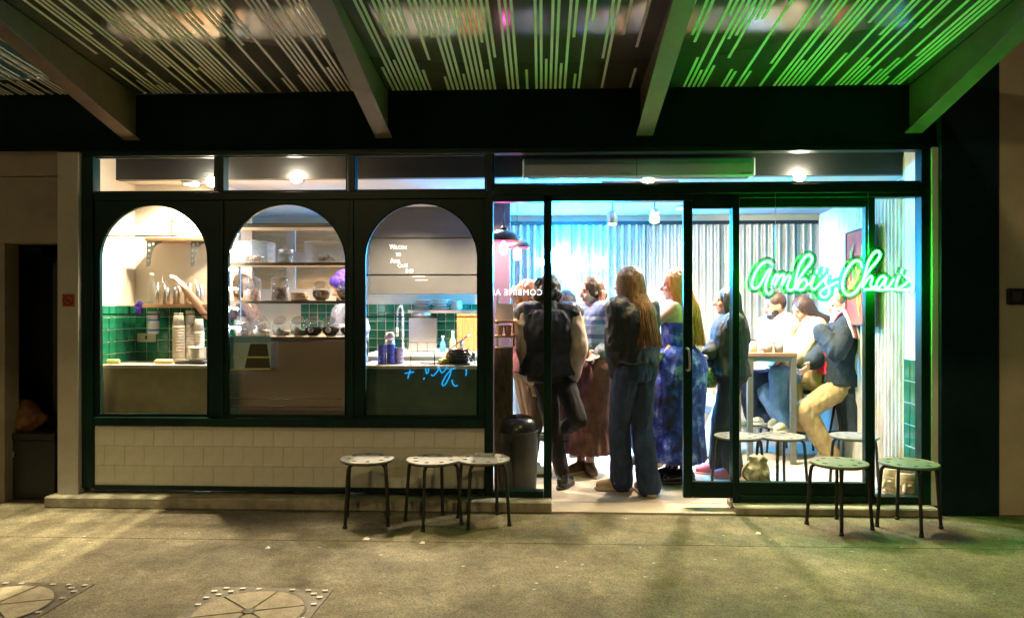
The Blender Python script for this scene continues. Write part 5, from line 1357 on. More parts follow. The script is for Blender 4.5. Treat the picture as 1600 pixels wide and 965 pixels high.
z = shelf_z[2]; round_jar(502, z, .066, F_NUT, 'round jar of nuts on the jar shelf beside the cinnamon bundle', .62, 3, 'round jars on the upper jar shelf'); round_jar(541, z, .066, F_NUT, 'round jar on the jar shelf half hidden by the arch under the purple turban', .62, 4, 'round jars on the upper jar shelf')
z = shelf_z[3]
for px, f, lab, lv in ((379, None, 'empty round jar at the blue poster end of the lowest shelf', 0), (409, F_WHITE, 'round jar with pale contents overlapping the blue poster', .18), (440, F_WHITE, 'second pale round jar, clear of the poster on the lowest shelf', .16), (468, F_WHITE, 'pale round jar touching the first dark tea jar', .15), (490, F_TEA, 'round jar of dark tea beside the pale round jar', .55), (517, F_TEA, 'round jar of dark tea between two other dark jars', .55), (546, F_TEA, 'round jar of dark tea cut off by the arch', .5)):
    round_jar(px, z, .066, f, lab, lv, int(px), RG)
# cinnamon bundle
x, y, z = PX(470, .26), .26, shelf_z[2]; t = empty('cinnamon_bundle', (x, y, z), 'stack of pale cinnamon sticks between the glass jars', 'bundle')
for i in range(9):
    j, q = divmod(i, 3); mb = MB(); mb.tube([(x - .055 + .012*q, y - .04 + q*.026, z + .0095 + j*.019), (x + .06 - .01*j, y - .045 + q*.027, z + .0095 + j*.021)], .0092, 7); mb.build('stick', mat('cinnamon', (.62, .44, .26), .7, var=.2, vscale=20), t)
# acrylic boxes, little jar on the top shelf
M_ACRB = glass_mat('acrylic', (.94, .95, .96), 1.2, .03, haze=.12)
def acrylic_box(p0, p1, py, label, f):
    a, b_ = PX(p0, .24), PX(p1, .24); z = shelf_z[1]; h = PZ(py, .24) - z
    t = empty('acrylic_box', ((a+b_)/2, .27, z), label, 'box', 'clear acrylic boxes on the top shelf')
    mb = MB()
    for q in ((a, b_, .19, .193), (a, b_, .36, .363), (a, a+.003, .193, .36), (b_-.003, b_, .193, .36)): mb.box(*q, z + .0005, z + h)
    mb.build('box_wall', M_ACRB, t)
    mb = MB(); mb.box(a - .004, b_ + .004, .186, .367, z + h + .0005, z + h + .007); mb.box((a+b_)/2 - .03, (a+b_)/2 + .03, .26, .29, z + h + .0075, z + h + .022); mb.build('lid', M_ACRB, t)
    mb = MB(); lumps(mb, ((a+b_)/2, .27), .06, z + .004, z + .05, 30, int(p0), .016); mb.build('contents', f, t)
acrylic_box(364, 421, 377, 'clear acrylic box of rusks by the cream frame on the top shelf', fill('rusks', (.62, .38, .18), (.45, .25, .10))); acrylic_box(479, 541, 377, 'clear acrylic box nearly empty at the turban end of the top shelf', F_WHITE)
x, y, z = PX(447, .25), .25, shelf_z[1]; t = empty('glass_jar', (x, y, z), 'small glass jar with metal lid between the two acrylic boxes', 'jar')
mb = MB(); mb.lathe((x, y, z), [(.045, 0), (.049, .008), (.049, .075)], 22, cap=False); mb.build('jar_wall', M_JAR, t); mb = MB(); mb.lathe((x, y, z + .0755), [(.05, 0), (.05, .02), (.045, .023)], 22); mb.build('lid', M_STEEL, t); mb = MB(); mb.lathe((x, y, z + .003), [(.042, 0), (.044, .035), (.02, .045)], 16); mb.build('contents', F_WHITE, t)
# cabinet with framed glass doors behind the jars
yk = 2.18; t = empty('wall_cabinet', (PX(470, yk), yk + .1, 1.2), 'grey framed wall cabinet with wood inside, behind the jars', 'cabinet')
a, b_ = PX(368, yk), PX(556, yk); z0, z1 = PZ(470, yk), PZ(352, yk)
mb = MB(); mb.box(a, b_, yk + .2, yk + .22, z0, z1); mb.build('back_board', mat('cabinet_wood', (.62, .42, .22), .6, var=.15, vscale=5, stretch=(1, 1, 8)), t)
M_GREYP = mat('grey_paint', (.42, .38, .34), .6)
for (u0, u1, v0, v1) in ((a, b_, z1 - .03, z1), (a, b_, z0, z0 + .12), (a, a + .06, z0 + .121, z1 - .031), (b_ - .05, b_, z0 + .121, z1 - .031), (PX(447, yk), PX(461, yk), z0 + .121, z1 - .031), (a + .061, PX(447, yk) - .001, PZ(414, yk), PZ(384, yk)), (PX(461, yk) + .001, b_ - .051, PZ(414, yk), PZ(392, yk))):
    mb = MB(); mb.box(u0, u1, yk, yk + .03, v0, v1); mb.build('frame_rail', M_GREYP, t)
mb = MB(); mb.box(PX(382, 1.9), PX(386, 1.9), 1.9, 1.93, .9, PZ(362, 1.9)); tag(mb.build('white_post', M_WHITE), 'thin white post standing behind the petal jar', 'post')
# blue poster on the glass
yp = .075; PO = empty('poster', W(388, 578, yp), 'pale blue poster with yellow stripes and dark shape stuck inside the middle arch', 'poster')
def pbox(nm, pts, d, m): mb = MB(); mb.prism([W(x, y, yp - d) for x, y in pts], (0, .0015, 0)); mb.build(nm, m, PO)
pbox('sheet', [(354.5, 577), (423, 577), (423, 524), (354.5, 524)], 0, mat('poster_blue', (.60, .76, .86), .5)); pbox('band', [(354.5, 535), (423, 535), (423, 526), (354.5, 526)], .002, mat('poster_deep_blue', (.28, .48, .64), .5))
pbox('stripe', [(354.5, 577), (423, 577), (423, 574.5), (354.5, 574.5)], .002, mat('poster_yellow', (.80, .80, .32), .5)); pbox('stripe', [(354.5, 560), (384, 560), (384, 557), (354.5, 557)], .002, MATS['poster_yellow'])
pbox('dark_shape', [(382, 575), (422.5, 575), (417, 537), (391, 537)], .004, mat('poster_olive', (.07, .055, .03), .5)); pbox('stripe', [(384, 559), (422.8, 559), (422.6, 556.5), (384.5, 556.5)], .0055, MATS['poster_yellow'])
# ---- window 1: shelves on perforated brackets
def bracket(x, y, ztop, par, s=1.0):
    o_ = [(0, 0), (.012, 0), (.012, -.02)] ; n = 10
    ol = [(0, 0), (.115*s, 0), (.115*s, -.014*s)] + [(.115*s - .083*s*math.sin(math.pi/2*i/n), -.014*s - (.15*s)*(1 - math.cos(math.pi/2*i/n))) for i in range(1, n+1)] + [(.022*s, -.19*s), (0, -.19*s)]
    holes = [circle(r*s, 10, u*s, v*s, True) for u, v, r in ((.022, -.028, .011), (.052, -.020, .009), (.020, -.068, .009), (.017, -.108, .008), (.014, -.145, .007))]
    me = plate_mesh('bracket', [ol, *holes], .004, mat('bracket_grey', (.10, .11, .12), .5, metal=.3))
    b = link('bracket', me, None, par); b.rotation_euler = (R(90), 0, 0); b.location = Vector((x, y, ztop)) - wpos(par); return b
def wall_shelf(px0, px1, pyt, label, brx, depth=.20, bsign=1):
    a, b_ = PX(px0, yD - depth), PX(px1, yD - depth); z = PZ(pyt, yD - depth)
    t = empty('wall_shelf', ((a+b_)/2, yD - .1, z), label, 'shelf', 'oak shelves in the cream-walled window')
    mb = MB(); mb.box(a, b_, yD - depth, yD - .001, z - .028, z); mb.build('board', M_WOOD, t, .003)
    for px in brx: bracket(PX(px, yD - depth + .02), yD - depth + .02, z - .0285, t)
    return z
zsh = wall_shelf(226, 352, 368, 'upper oak shelf on perforated grey brackets, a wooden mill on top', (229, 298)); zs2 = wall_shelf(222, 352, 474.5, 'lower oak shelf lined with tall steel cups', ())
# wooden mill on the upper shelf
q = Vector((PX(272, .5), .5, zsh)); t = empty('pepper_mill', q, 'turned pale wooden mill standing on the upper oak shelf', 'mill')
mb = MB(); mb.lathe(q, [(.027, .0005), (.028, .01), (.024, .03), (.027, .05), (.024, .075), (.027, .10), (.022, .112)], 18); mb.build('mill_body', mat('pale_wood', (.66, .50, .28), .4), t); mb = MB(); mb.ball(q + Vector((0, 0, .135)), (.026, .026, .024)); mb.build('knob', MATS['pale_wood'], t)
# tall cups on the lower shelf
rnd = random.Random(2)
SCL = ['slim steel cup next to the tall clear bottle'] + ['slim steel cup holding a long spoon, nearer the clear bottle', 'slim steel cup holding a long spoon, second from the clear bottle'] + ['slim steel cup, fourth from the clear bottle on the lower oak shelf', 'slim steel cup, fifth from the clear bottle on the lower oak shelf', 'slim steel cup, sixth from the clear bottle, under the reaching arm', 'slim steel cup just before the last spoon cup by the arch'] + ['slim steel cup holding a spoon near the end by the arch', 'last slim steel cup of the row, by the arch edge']
for i, px in enumerate((246, 254, 262, 270, 279, 288, 297, 306, 315)):
    q = Vector((PX(px, .47), .47 + (i % 2)*.03, zs2)); t = empty('tall_cup', q, SCL[i], 'cup', 'slim steel cups on the lower oak shelf')
    h = rnd.uniform(.125, .165); mb = MB(); mb.lathe(q, [(.013, .0005), (.016, h), (.0155, h), (.012, .004)], 14); mb.build('cup_wall', M_STEEL, t)
    if i in (1, 2, 7):
        mb = MB(); mb.tube([q + Vector((0, 0, .03)), q + Vector((-.018, 0, h + .05))], .003, 5); mb.build('spoon', M_STEEL, t)
q = Vector((PX(237, .45), .45, zs2)); t = empty('clear_bottle', q, 'tall clear bottle at the end of the lower oak shelf', 'bottle'); mb = MB(); mb.lathe(q, [(.028, .0005), (.030, .01), (.030, .14), (.014, .18), (.013, .21)], 18, cap=False); mb.build('bottle_wall', M_JAR, t); mb = MB(); mb.lathe(q + Vector((0, 0, .2105)), [(.015, 0), (.015, .018)], 12); mb.build('bottle_cap', M_LABEL, t)
# hanging roll dispenser with blue rings, switch plates
q = W(240, 521, .50); t = empty('cup_dispenser', q, 'white tube dispenser with blue rings hanging under the lower oak shelf', 'dispenser')
mb = MB(); mb.lathe(q, [(.040, 0), (.042, .004), (.042, .17)], 20); mb.build('tube', mat('milky_plastic', (.74, .76, .78), .4), t)
for h in (.02, .095): mb = MB(); mb.lathe(q + Vector((0, 0, h)), [(.0425, 0), (.0435, .002), (.0435, .012), (.0425, .014)], 20); mb.build('ring', mat('blue_ring', (.05, .14, .55), .4), t)
q = W(230, 527, yD - .008); t = empty('switch_plate', q, 'cream double switch plate on the green tiles', 'switch'); mb = MB(); mb.box(q.x - .075, q.x + .075, yD - .020, yD - .0095, q.z - .034, q.z + .034); mb.build('plate', mat('switch_cream', (.72, .66, .54), .45), t, .003); mb = MB(); mb.box(q.x - .008, q.x + .006, yD - .025, yD - .0205, q.z - .014, q.z + .014); mb.build('rocker', M_BLACK, t)
q = W(203, 403, yD - .004); t = empty('switch_plate', q, 'small cream switch plate on the bare cream wall', 'switch'); mb = MB(); mb.box(q.x - .030, q.x + .030, yD - .014, yD - .0005, q.z - .035, q.z + .035); mb.build('plate', MATS['switch_cream'], t, .003); mb = MB(); mb.box(q.x - .006, q.x + .006, yD - .019, yD - .0145, q.z - .01, q.z + .01); mb.build('rocker', MATS['switch_cream'], t)
q = W(217, 482, .44); t = empty('purple_reflection', q, 'purple reflection built as a bundle under the end of the oak shelf', 'cloth'); b = Blob(); b.ball(q, (.030, .02, .045)); b.ball(q + Vector((.008, 0, .02)), (.026, .02, .03)); b.melt('cloth_bundle', mat('purple_cotton', (.06, .025, .34), .8), t, .006, 1, .008, 30, 1)  # reflection of the purple turban, added as a solid bundle
q0 = q + Vector((0, .0, .06)); mb = MB(); mb.tube([q + Vector((0, .02, .04)), (q.x, yD - .002, q.z + .05)], .004, 5); mb.build('hook', M_STEEL, t)
# stacks of upside-down paper cups on the worktop
def cup_stack(px, Y, z, n, r, step, m, label, group, rz=0, h=.09):
    q = Vector((PX(px, Y), Y, z)); t = empty('cup_stack', q, label, 'cup stack', group)
    for i in range(n):
        mb = MB(); mb.lathe(q + Vector((0, 0, .0008 + i*step)), [(r, 0), (r, .004), (r*.985, .005), (r*.985 - .1*min(step, .02), step - .0008), (r*.80, step*.99)], 18); mb.build('cup', m, t)
    mb = MB(); mb.lathe(q + Vector((0, 0, .0008 + n*step)), [(r*.95, 0), (r*.72, h), (r*.70, h)], 18); mb.build('cup', m, t)
CUPW = mat('paper_white', (.72, .62, .50), .6); CS = 'paper cup stacks on the olive counter'
cup_stack(279, .40, zC, 13, .044, .021, CUPW, 'taller white paper cup stack by the blue-ringed dispenser', CS); cup_stack(297, .47, zC, 14, .042, .021, CUPW, 'tallest white paper cup stack, in the middle', CS); cup_stack(311, .42, zC, 11, .038, .021, CUPW, 'slimmer white paper cup stack behind the steel pot', CS)
q = Vector((PX(308, .26), .26, zC)); t = empty('steel_pot', q + Vector((0, 0, .03)), 'small steel pot on the black scale beside the paper cups', 'pot'); mb = MB(); mb.lathe(q + Vector((0, 0, .0305)), [(.058, 0), (.062, .006), (.062, .085), (.065, .088), (.060, .086), (.058, .008)], 22); mb.build('pot_wall', M_STEEL, t); mb = MB(); lumps(mb, (q.x, q.y), .055, q.z + .07, q.z + .12, 22, 9, .014); mb.build('contents', F_WHITE, t)
t = empty('kitchen_scale', q, 'flat black kitchen scale on the olive counter', 'scale'); mb = MB(); mb.box(q.x - .13, q.x + .09, q.y - .07, q.y + .07, zC + .0005, zC + .018); mb.build('scale_body', M_BLACK, t, .003); mb = MB(); mb.box(q.x - .12, q.x + .08, q.y - .06, q.y + .06, zC + .0185, zC + .0295); mb.build('plate', M_STEEL, t, .002)
q = Vector((PX(258, .22), .22, zC + .0185)); t = empty('rolling_pin', q, 'pale yellow rolling pin lying on the olive counter', 'rolling pin'); mb = MB(); mb.lathe(q + Vector((-.075, 0, 0)), [(.008, 0), (.016, .006), (.018, .02), (.018, .125), (.012, .13)], 14, axis=(1, 0, 0)); mb.build('pin_body', mat('pin_wood', (.72, .58, .28), .4), t)
q = Vector((PX(172, .24), .24, zC + .018)); t = empty('rolling_pin', q, 'greenish rolling pin lying before the tiles at the wall end', 'rolling pin'); mb = MB(); mb.lathe(q + Vector((-.08, 0, 0)), [(.008, 0), (.016, .006), (.017, .02), (.017, .145), (.012, .15)], 14, axis=(1, 0, 0)); mb.build('pin_body', mat('pin_green', (.42, .46, .16), .5), t)
# ---- window 3: menu board, hanging in front of the back wall
ym = 1.9; a, b_ = PX(577, ym), PX(752, ym); z0, z1 = PZ(459, ym), PZ(322, ym)
MB_ = empty('menu_board', ((a+b_)/2, ym, z0), 'dark grey hanging menu board with white welcome letters', 'board')
mb = MB(); mb.box(a, b_, ym, ym + .03, z0, z1); mb.build('panel', mat('felt_grey', (.035, .034, .033), .5, var=.15, vscale=4), MB_, .003)
M_WL = mat('white_letters', (.85, .84, .80), .5)
for txt, px, py, hpx in (('W', 608.5, 389, 7.5), ('ELCO', 616, 389, 5.6), ('ME', 629.5, 389, 4.5), ('TO', 618.5, 400, 5.2), ('A', 610, 410.5, 7.2), ('MBIS', 615.5, 410, 4.2), ('C', 621.5, 417.5, 6.4), ('H', 626.5, 417, 4), ('AI', 630.5, 417.5, 6.2), ('S', 634, 426, 6.4), ('T', 638.4, 426, 4.2), ('D', 641, 426, 6.0), ('LOUNGE', 645, 432.5, 4.2)):
    q = W(px, py, ym - .003); me = text_mesh('letters', txt, hpx*1.42/pxm(ym), M_WL, .003, sx=.78); o = link('letters', me, None, MB_); o.rotation_euler = (R(90), 0, 0); o.location = q - wpos(MB_)
mb = MB(); q0, q1 = W(649, 437, ym), W(668, 436, ym); mb.box(q0.x, q1.x, ym - .004, ym - .0005, q0.z - .004, q0.z - .001); mb.build('underline', M_WL, MB_)
for xx in (a + .1, b_ - .1): mb = MB(); mb.tube([(xx, ym + .015, z1), (xx, ym + .015, zc)], .003, 5); mb.build('hanger', M_STEEL, MB_)
# steel range hood canopy seen in the arch top
# plates shelf
ysf = 2.34; z = PZ(484, ysf); a, b_ = PX(640, ysf), PX(756, ysf)
t = empty('wall_shelf', ((a+b_)/2, ysf, z), 'cream shelf carrying two stacks of white bowls', 'shelf'); mb = MB(); mb.box(a, b_, ysf - .1, YB - .015, z - .03, z); mb.build('board', M_CREAM, t)
for px, lab, n in ((659.5, 'stack of white bowls on the cream shelf, above the steel sheet', 4), (689, 'stack of white bowls on the cream shelf, nearer the copper cabinet', 4)):
    q = Vector((PX(px, ysf), ysf, z)); t = empty('bowl_stack', q, lab, 'bowl stack', 'stacks of white bowls')
    for i in range(n): mb = MB(); mb.lathe(q + Vector((0, 0, .0008 + i*.026)), [(.055, 0), (.088, .018), (.092, .0215), (.086, .0225), (.05, .008)], 22); mb.build('bowl', mat('porcelain', (.78, .74, .68), .25), t)
q = Vector((PX(713, ysf), ysf, z)); t = empty('ceramic_pot', q, 'plain cream pot beside the bowl stacks', 'pot'); mb = MB(); mb.lathe(q + Vector((0, 0, .0008)), [(.05, 0), (.058, .02), (.05, .085), (.046, .088), (.044, .01)], 20); mb.build('pot_wall', mat('pot_cream', (.62, .50, .40), .5), t)
yh = 2.30; a, b_ = PX(639, yh), PX(682, yh); t = empty('steel_sheet', ((a+b_)/2, yh, .9), 'brushed steel splash sheet standing before the green tiles', 'sheet'); mb = MB(); mb.box(a, b_, yh, yh + .012, PZ(545, yh), PZ(497, yh)); mb.build('sheet', M_STEEL, t); mb = MB(); mb.lathe((PX(660, yh), yh - .05, PZ(496, yh)), [(.09, 0), (.095, .03), (.088, .055)], 20); mb.build('hood_rim', M_STEEL, t)
mb = MB(); mb.box(PX(640, yh), PX(681, yh), yh + .012, YB - .02, PZ(540, yh), PZ(534, yh)); mb.build('wall_stay', M_STEEL, t)
# pre-rinse tap
q = W(628, 545, 1.7); t = empty('spray_tap', q, 'steel spring spray tap rising before the green tiles', 'tap'); h0 = PZ(484, 1.7)
mb = MB(); mb.tube([q + Vector((.01, 0, -.1)), (q.x + .01, 1.7, q.z + .06)], .011, 8); mb.tube([(q.x + .01, 1.7, q.z + .06), (q.x + .005, 1.7, h0)], .006, 8); mb.build('riser', M_STEEL, t)
mb = MB(); coil = [(q.x + .008 + .013*math.cos(i*1.2), 1.7 + .013*math.sin(i*1.2), q.z + .08 + (h0 - q.z - .09)*i/90) for i in range(91)]; mb.tube(coil, .0038, 5); mb.build('spring', M_STEEL, t)
mb = MB(); mb.tube(smooth_path([(q.x + .005, 1.7, h0), (q.x - .005, 1.7, h0 + .03), (q.x - .03, 1.7, h0 + .02), (q.x - .04, 1.7, h0 - .03), (q.x - .043, 1.7, h0 - .16)], 5), .008, 8); mb.tube([(q.x - .043, 1.7, h0 - .16), (q.x - .043, 1.7, h0 - .24)], .014, 10); mb.build('spray_head', M_STEEL, t)
# back bench with sink rail
yb_ = 1.62; zb_ = PZ(552, yb_); a, b_ = PX(575, yb_), PX(757, yb_); t = empty('back_bench', ((a+b_)/2, 1.9, .016), 'pale back bench with a steel front in the kitchen', 'bench'); mb = MB(); mb.box(a, b_, yb_, YB - .02, zb_ - .03, zb_); mb.build('worktop', M_TOP, t); mb = MB(); mb.box(a, b_, yb_ + .03, YB - .03, .017, zb_ - .031); mb.build('front', M_STEEL, t)
q = Vector((PX(610, 1.1), 1.1, 0)); zq = PZ(557, 1.1)
# things on the teal counter
def on3(px, Y=.34): return Vector((PX(px, Y), Y, zC))
for i, (px, n, lab) in enumerate(((597, 5, 'tallest stack of blue glass tumblers on the teal counter'), (611, 5, 'stack of blue glass tumblers in the middle of three'), (624, 4, 'shorter stack of pale violet glass tumblers'))):
    q = on3(px, .30 + .02*i); t = empty('tumbler_stack', q, lab, 'glass stack', 'stacks of blue glass tumblers')
    for j in range(n):
        mb = MB(); mb.lathe(q + Vector((0, 0, .0008 + j*.028)), [(.030, 0), (.0335, .002), (.031, .006), (.030, .024), (.0325, .0272)], 18); mb.build('tumbler', mat('cobalt_glass' if i < 2 else 'violet_glass', (.05, .08, .62) if i < 2 else (.38, .34, .75), .08, var=.5, vscale=60, coat=1.0), t)
q = on3(609, .48); t = empty('steel_flask', q, 'steel shaker flask behind the blue tumblers', 'flask'); mb = MB(); mb.lathe(q, [(.036, .0008), (.036, .155), (.030, .165)], 20); mb.build('flask_body', M_STEEL, t); mb = MB(); mb.lathe(q + Vector((0, 0, .1655)), [(.036, 0), (.037, .03), (.028, .055), (.018, .058)], 20); mb.build('lid', mat('lid_grey', (.30, .27, .26), .35, metal=.7), t)
q = on3(716, .30); t = empty('bowl_stack', q, 'stack of dark bowls on a black tray under the tilted tablet', 'bowl stack')
for i in range(5): mb = MB(); mb.lathe(q + Vector((0, 0, .014 + i*.0195)), [(.070, 0), (.076, .012), (.078, .0185), (.072, .019), (.066, .004)], 24); mb.build('bowl', mat('dark_glaze', (.02, .026, .034), .2) if i < 4 else mat('plum_glaze', (.10, .03, .05), .2), t)
mb = MB(); mb.box(q.x - .125, q.x + .09, q.y - .09, q.y + .09, zC + .0005, zC + .0135); tag(mb.build('tray', M_BLACK, None, .004), 'flat black tray under the dark bowls on the teal counter', 'tray')
q = on3(722, .44); t = empty('tablet_stand', q, 'grey tablet tilted on a stand over the dark bowls', 'tablet'); c0, c1 = W(700, 548, .44), W(731, 525, .44); d = (c1 - c0); nn = Vector((-d.z, 0, d.x)).normalized()*.008
mb = MB(); mb.prism([c0, c1, c1 + nn, c0 + nn], (0, .18, 0)); mb.build('tablet_case', mat('tablet_grey', (.42, .40, .38), .35), t); mb = MB(); mb.tube([q, c0.lerp(c1, .6) + Vector((0, .09, -.002))], .012, 8); mb.lathe(q, [(.05, .0008), (.05, .008)], 18); mb.build('stand', M_LABEL, t)
q = on3(694, .26); t = empty('yellow_cloth', q, 'crumpled yellow cloth beside the black tray', 'cloth'); b = Blob(); b.ball(q + Vector((0, 0, .02)), (.04, .03, .02)); b.ball(q + Vector((.028, .02, .045)), (.018, .02, .045)); b.melt('cloth_bundle', mat('yellow_cotton', (.72, .58, .15), .8), t, .005, 1, .008, 30, 1)
# black wire rail on the counter
t = empty('wire_rail', on3(660, .2), 'low black wire rail with thin posts on the teal counter', 'rail')
for px in (642, 679): q = on3(px, .20); mb = MB(); mb.tube([q + Vector((0, 0, .0008)), q + Vector((0, 0, .10))], .0042, 6); mb.build('rail_post', M_BLACK, t)
q0, q1 = on3(642, .2), on3(679, .2); mb = MB(); mb.tube([q0 + Vector((-.0, 0, .099)), q1 + Vector((0, 0, .099))], .0032, 6); mb.build('rail_bar', M_BLACK, t)
q = on3(672, .27); t = empty('tongs', q, 'dark red handled tongs lying on the teal counter', 'tongs'); mb = MB(); mb.tube([q + Vector((-.07, 0, .008)), q + Vector((.07, .01, .008))], .006, 6); mb.tube([q + Vector((-.07, 0, .008)), q + Vector((.07, -.02, .008))], .006, 6); mb.build('arms', mat('tongs_red', (.22, .05, .06), .5), t)
# dish rack behind
q = Vector((PX(660, 1.75), 1.75, zb_)); t = empty('dish_rack', q, 'thin black dish rack on the back bench before the steel sheet', 'rack'); w_, hgt = .135, PZ(535, 1.75) - zb_
for f in (0, .33, .66, 1): mb = MB(); mb.tube([q + Vector((-w_ + 2*w_*f, 0, .0008)), q + Vector((-w_ + 2*w_*f, 0, hgt))], .003, 5); mb.build('bar', M_BLACK, t)
for hh_ in (.02, hgt): mb = MB(); mb.tube([q + Vector((-w_, .0, hh_)), q + Vector((w_, 0, hh_))], .003, 5); mb.build('bar', M_BLACK, t)
# copper-wood cabinet, bottles
yc_ = 1.95; a, b_ = PX(714, yc_), PX(757, yc_); t = empty('tall_cabinet', ((a+b_)/2, yc_ + .1, zb_), 'orange wood boarded cabinet at the end of the back bench', 'cabinet'); z1 = PZ(490, yc_)
mb = MB(); mb.box(a, b_, yc_ + .02, yc_ + .3, zb_ + .001, z1); mb.build('carcass', M_WOOD, t)
for i in range(5): mb = MB(); w_ = (b_ - a)/5; mb.box(a + i*w_ + .001, a + (i+1)*w_ - .001, yc_, yc_ + .0195, zb_ + .002, z1 - .001); mb.build('board', mat('orange_wood', (.40, .13, .04), .5, var=.2, vscale=5, stretch=(8, 8, 1)), t)
for px, Y, m, h, lab in ((692, 1.8, mat('blue_bottle', (.04, .14, .22), .3), .13, 'dark blue bottle on the back bench'), (707.5, 1.8, mat('amber_bottle', (.62, .52, .16), .3), .17, 'pale yellow pump bottle beside the copper cabinet')):
    q = Vector((PX(px, Y), Y, zb_)); t = empty('bottle', q, lab, 'bottle'); mb = MB(); mb.lathe(q, [(.026, .0008), (.028, .01), (.028, h*.6), (.011, h*.8), (.011, h)], 16); mb.build('bottle_body', m, t); mb = MB(); mb.lathe(q + Vector((0, 0, h + .0005)), [(.013, 0), (.013, .02)], 12); mb.build('bottle_cap', M_LABEL, t)
q = on3(738, .24); t = empty('coiled_cable', q, 'tangle of dark cable behind the bowls by the arch edge', 'cable'); mb = MB(); rnd = random.Random(6); mb.tube(smooth_path([q + Vector((rnd.uniform(-.035, .03), rnd.uniform(-.03, .03), .006 + rnd.random()*.10)) for i in range(16)], 5), .004, 5); mb.build('wire', M_BLACK, t)
# neon reflection drawn as glowing strokes on the counter front: mirrored, upside-down "chai +"
t = empty('neon_reflection', W(680, 600, .15), 'dim cyan upside-down reflection of neon script with a plus sign on the dark teal counter front', 'lettering'); M_CY = emat('reflected_script', (.01, .34, .75), .7)
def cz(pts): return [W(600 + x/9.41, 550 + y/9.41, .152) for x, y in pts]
for s_ in ([(385, 260), (350, 385)], [(305, 310), (440, 290)], [(580, 400), (595, 375)], [(610, 240), (625, 310), (650, 290), (655, 240)], [(690, 330), (730, 340), (790, 270), (800, 220), (850, 300), (900, 260), (930, 215)], [(1050, 235), (985, 260), (920, 330), (880, 400), (855, 460), (870, 490), (905, 465), (945, 390), (975, 320), (985, 240)], [(1000, 405), (1010, 460), (1045, 495), (1082, 488)], [(1205, 250), (1212, 300), (1200, 345)]):
    mb = MB(); mb.tube(smooth_path(cz(s_), 5), .0050, 6); mb.build('script_stroke', M_CY, t)

# ================================================================== ON THE PAVEMENT
M_LIDC = mat('cover_concrete', (.30, .255, .175), .85, var=.2, vscale=18, bump=.5, bscale=80); M_IRON = mat('cover_iron', (.10, .085, .06), .6, metal=.4, var=.3, vscale=20, bump=.3)
def pit_cover(c, w, rz, label):
    t = empty('pit_cover', c, label, 'pit cover', 'square pit covers in the pavement', rz=0)
    q = Matrix.Rotation(rz, 3, 'Z'); h = w/2; r = h*.86
    def Lp(x, y, z): return c + q @ Vector((x, y, z))
    mb = MB(); mb.prism([Lp(-h, -h, .0005), Lp(h, -h, .0005), Lp(h, h, .0005), Lp(-h, h, .0005)], (0, 0, .004)); mb.build('frame', M_IRON, t)
    n = 6
    for i in range(n):
        a0, a1 = 2*math.pi*i/n + .022 + .35, 2*math.pi*(i+1)/n - .022 + .35
        pts = [Lp(.012*math.cos((a0+a1)/2), .012*math.sin((a0+a1)/2), .0048)] + [Lp((r - .012)*math.cos(a0 + (a1-a0)*k/9), (r - .012)*math.sin(a0 + (a1-a0)*k/9), .0048) for k in range(10)]
        mb = MB(); mb.prism(pts, (0, 0, .0045)); mb.build('lid_segment', M_LIDC, t)
    mb = MB(); mb.lathe(Lp(0, 0, .0047), [(.032, 0), (.032, .006), (.016, .007)], 16); mb.build('keyhole', M_IRON, t)
    mb = MB()
    for k in range(48): a = 2*math.pi*k/48; b_ = 2*math.pi*(k+1)/48; mb.add([Lp(r*math.cos(a), r*math.sin(a), .0095), Lp((r-.010)*math.cos(a), (r-.010)*math.sin(a), .0095), Lp((r-.010)*math.cos(b_), (r-.010)*math.sin(b_), .0095), Lp(r*math.cos(b_), r*math.sin(b_), .0095), Lp(r*math.cos(a), r*math.sin(a), .0046), Lp(r*math.cos(b_), r*math.sin(b_), .0046)], [(0, 1, 2, 3), (0, 3, 5, 4)])
    mb.build('lid_ring', M_IRON, t)
    st = MB(); st.box(-.0125, .0125, -.010, .010, 0, .0060); st_me = st.mesh('stud'); st_me.materials.append(mat('stud_worn', (.40, .37, .30), .5, metal=.3))
    m = 14
    for i in range(m):
        for j in range(m):
            x, y = -h + .030 + i*(w - .06)/(m-1), -h + .030 + j*(w - .06)/(m-1)
            if math.hypot(x, y) < r + .014 or (i + j) % 2: continue
            s = link('stud', st_me, None, t); s.location = Lp(x, y, .0046) - wpos(t); s.rotation_euler = (0, 0, rz + .2)
ca = (G(520, 919) + G(331, 919))/2; wv = (G(520, 919) - G(331, 919)).length
pit_cover(ca - Vector((0, wv/2, 0)), wv, R(-1.5), 'square pit cover with spoked round lid wholly before the arched jar window')
cb = G(147, 912); pit_cover(cb + Vector((-wv/2, -wv/2, 0)), wv, R(-1.5), 'square pit cover with spoked round lid cut off by the picture edge')
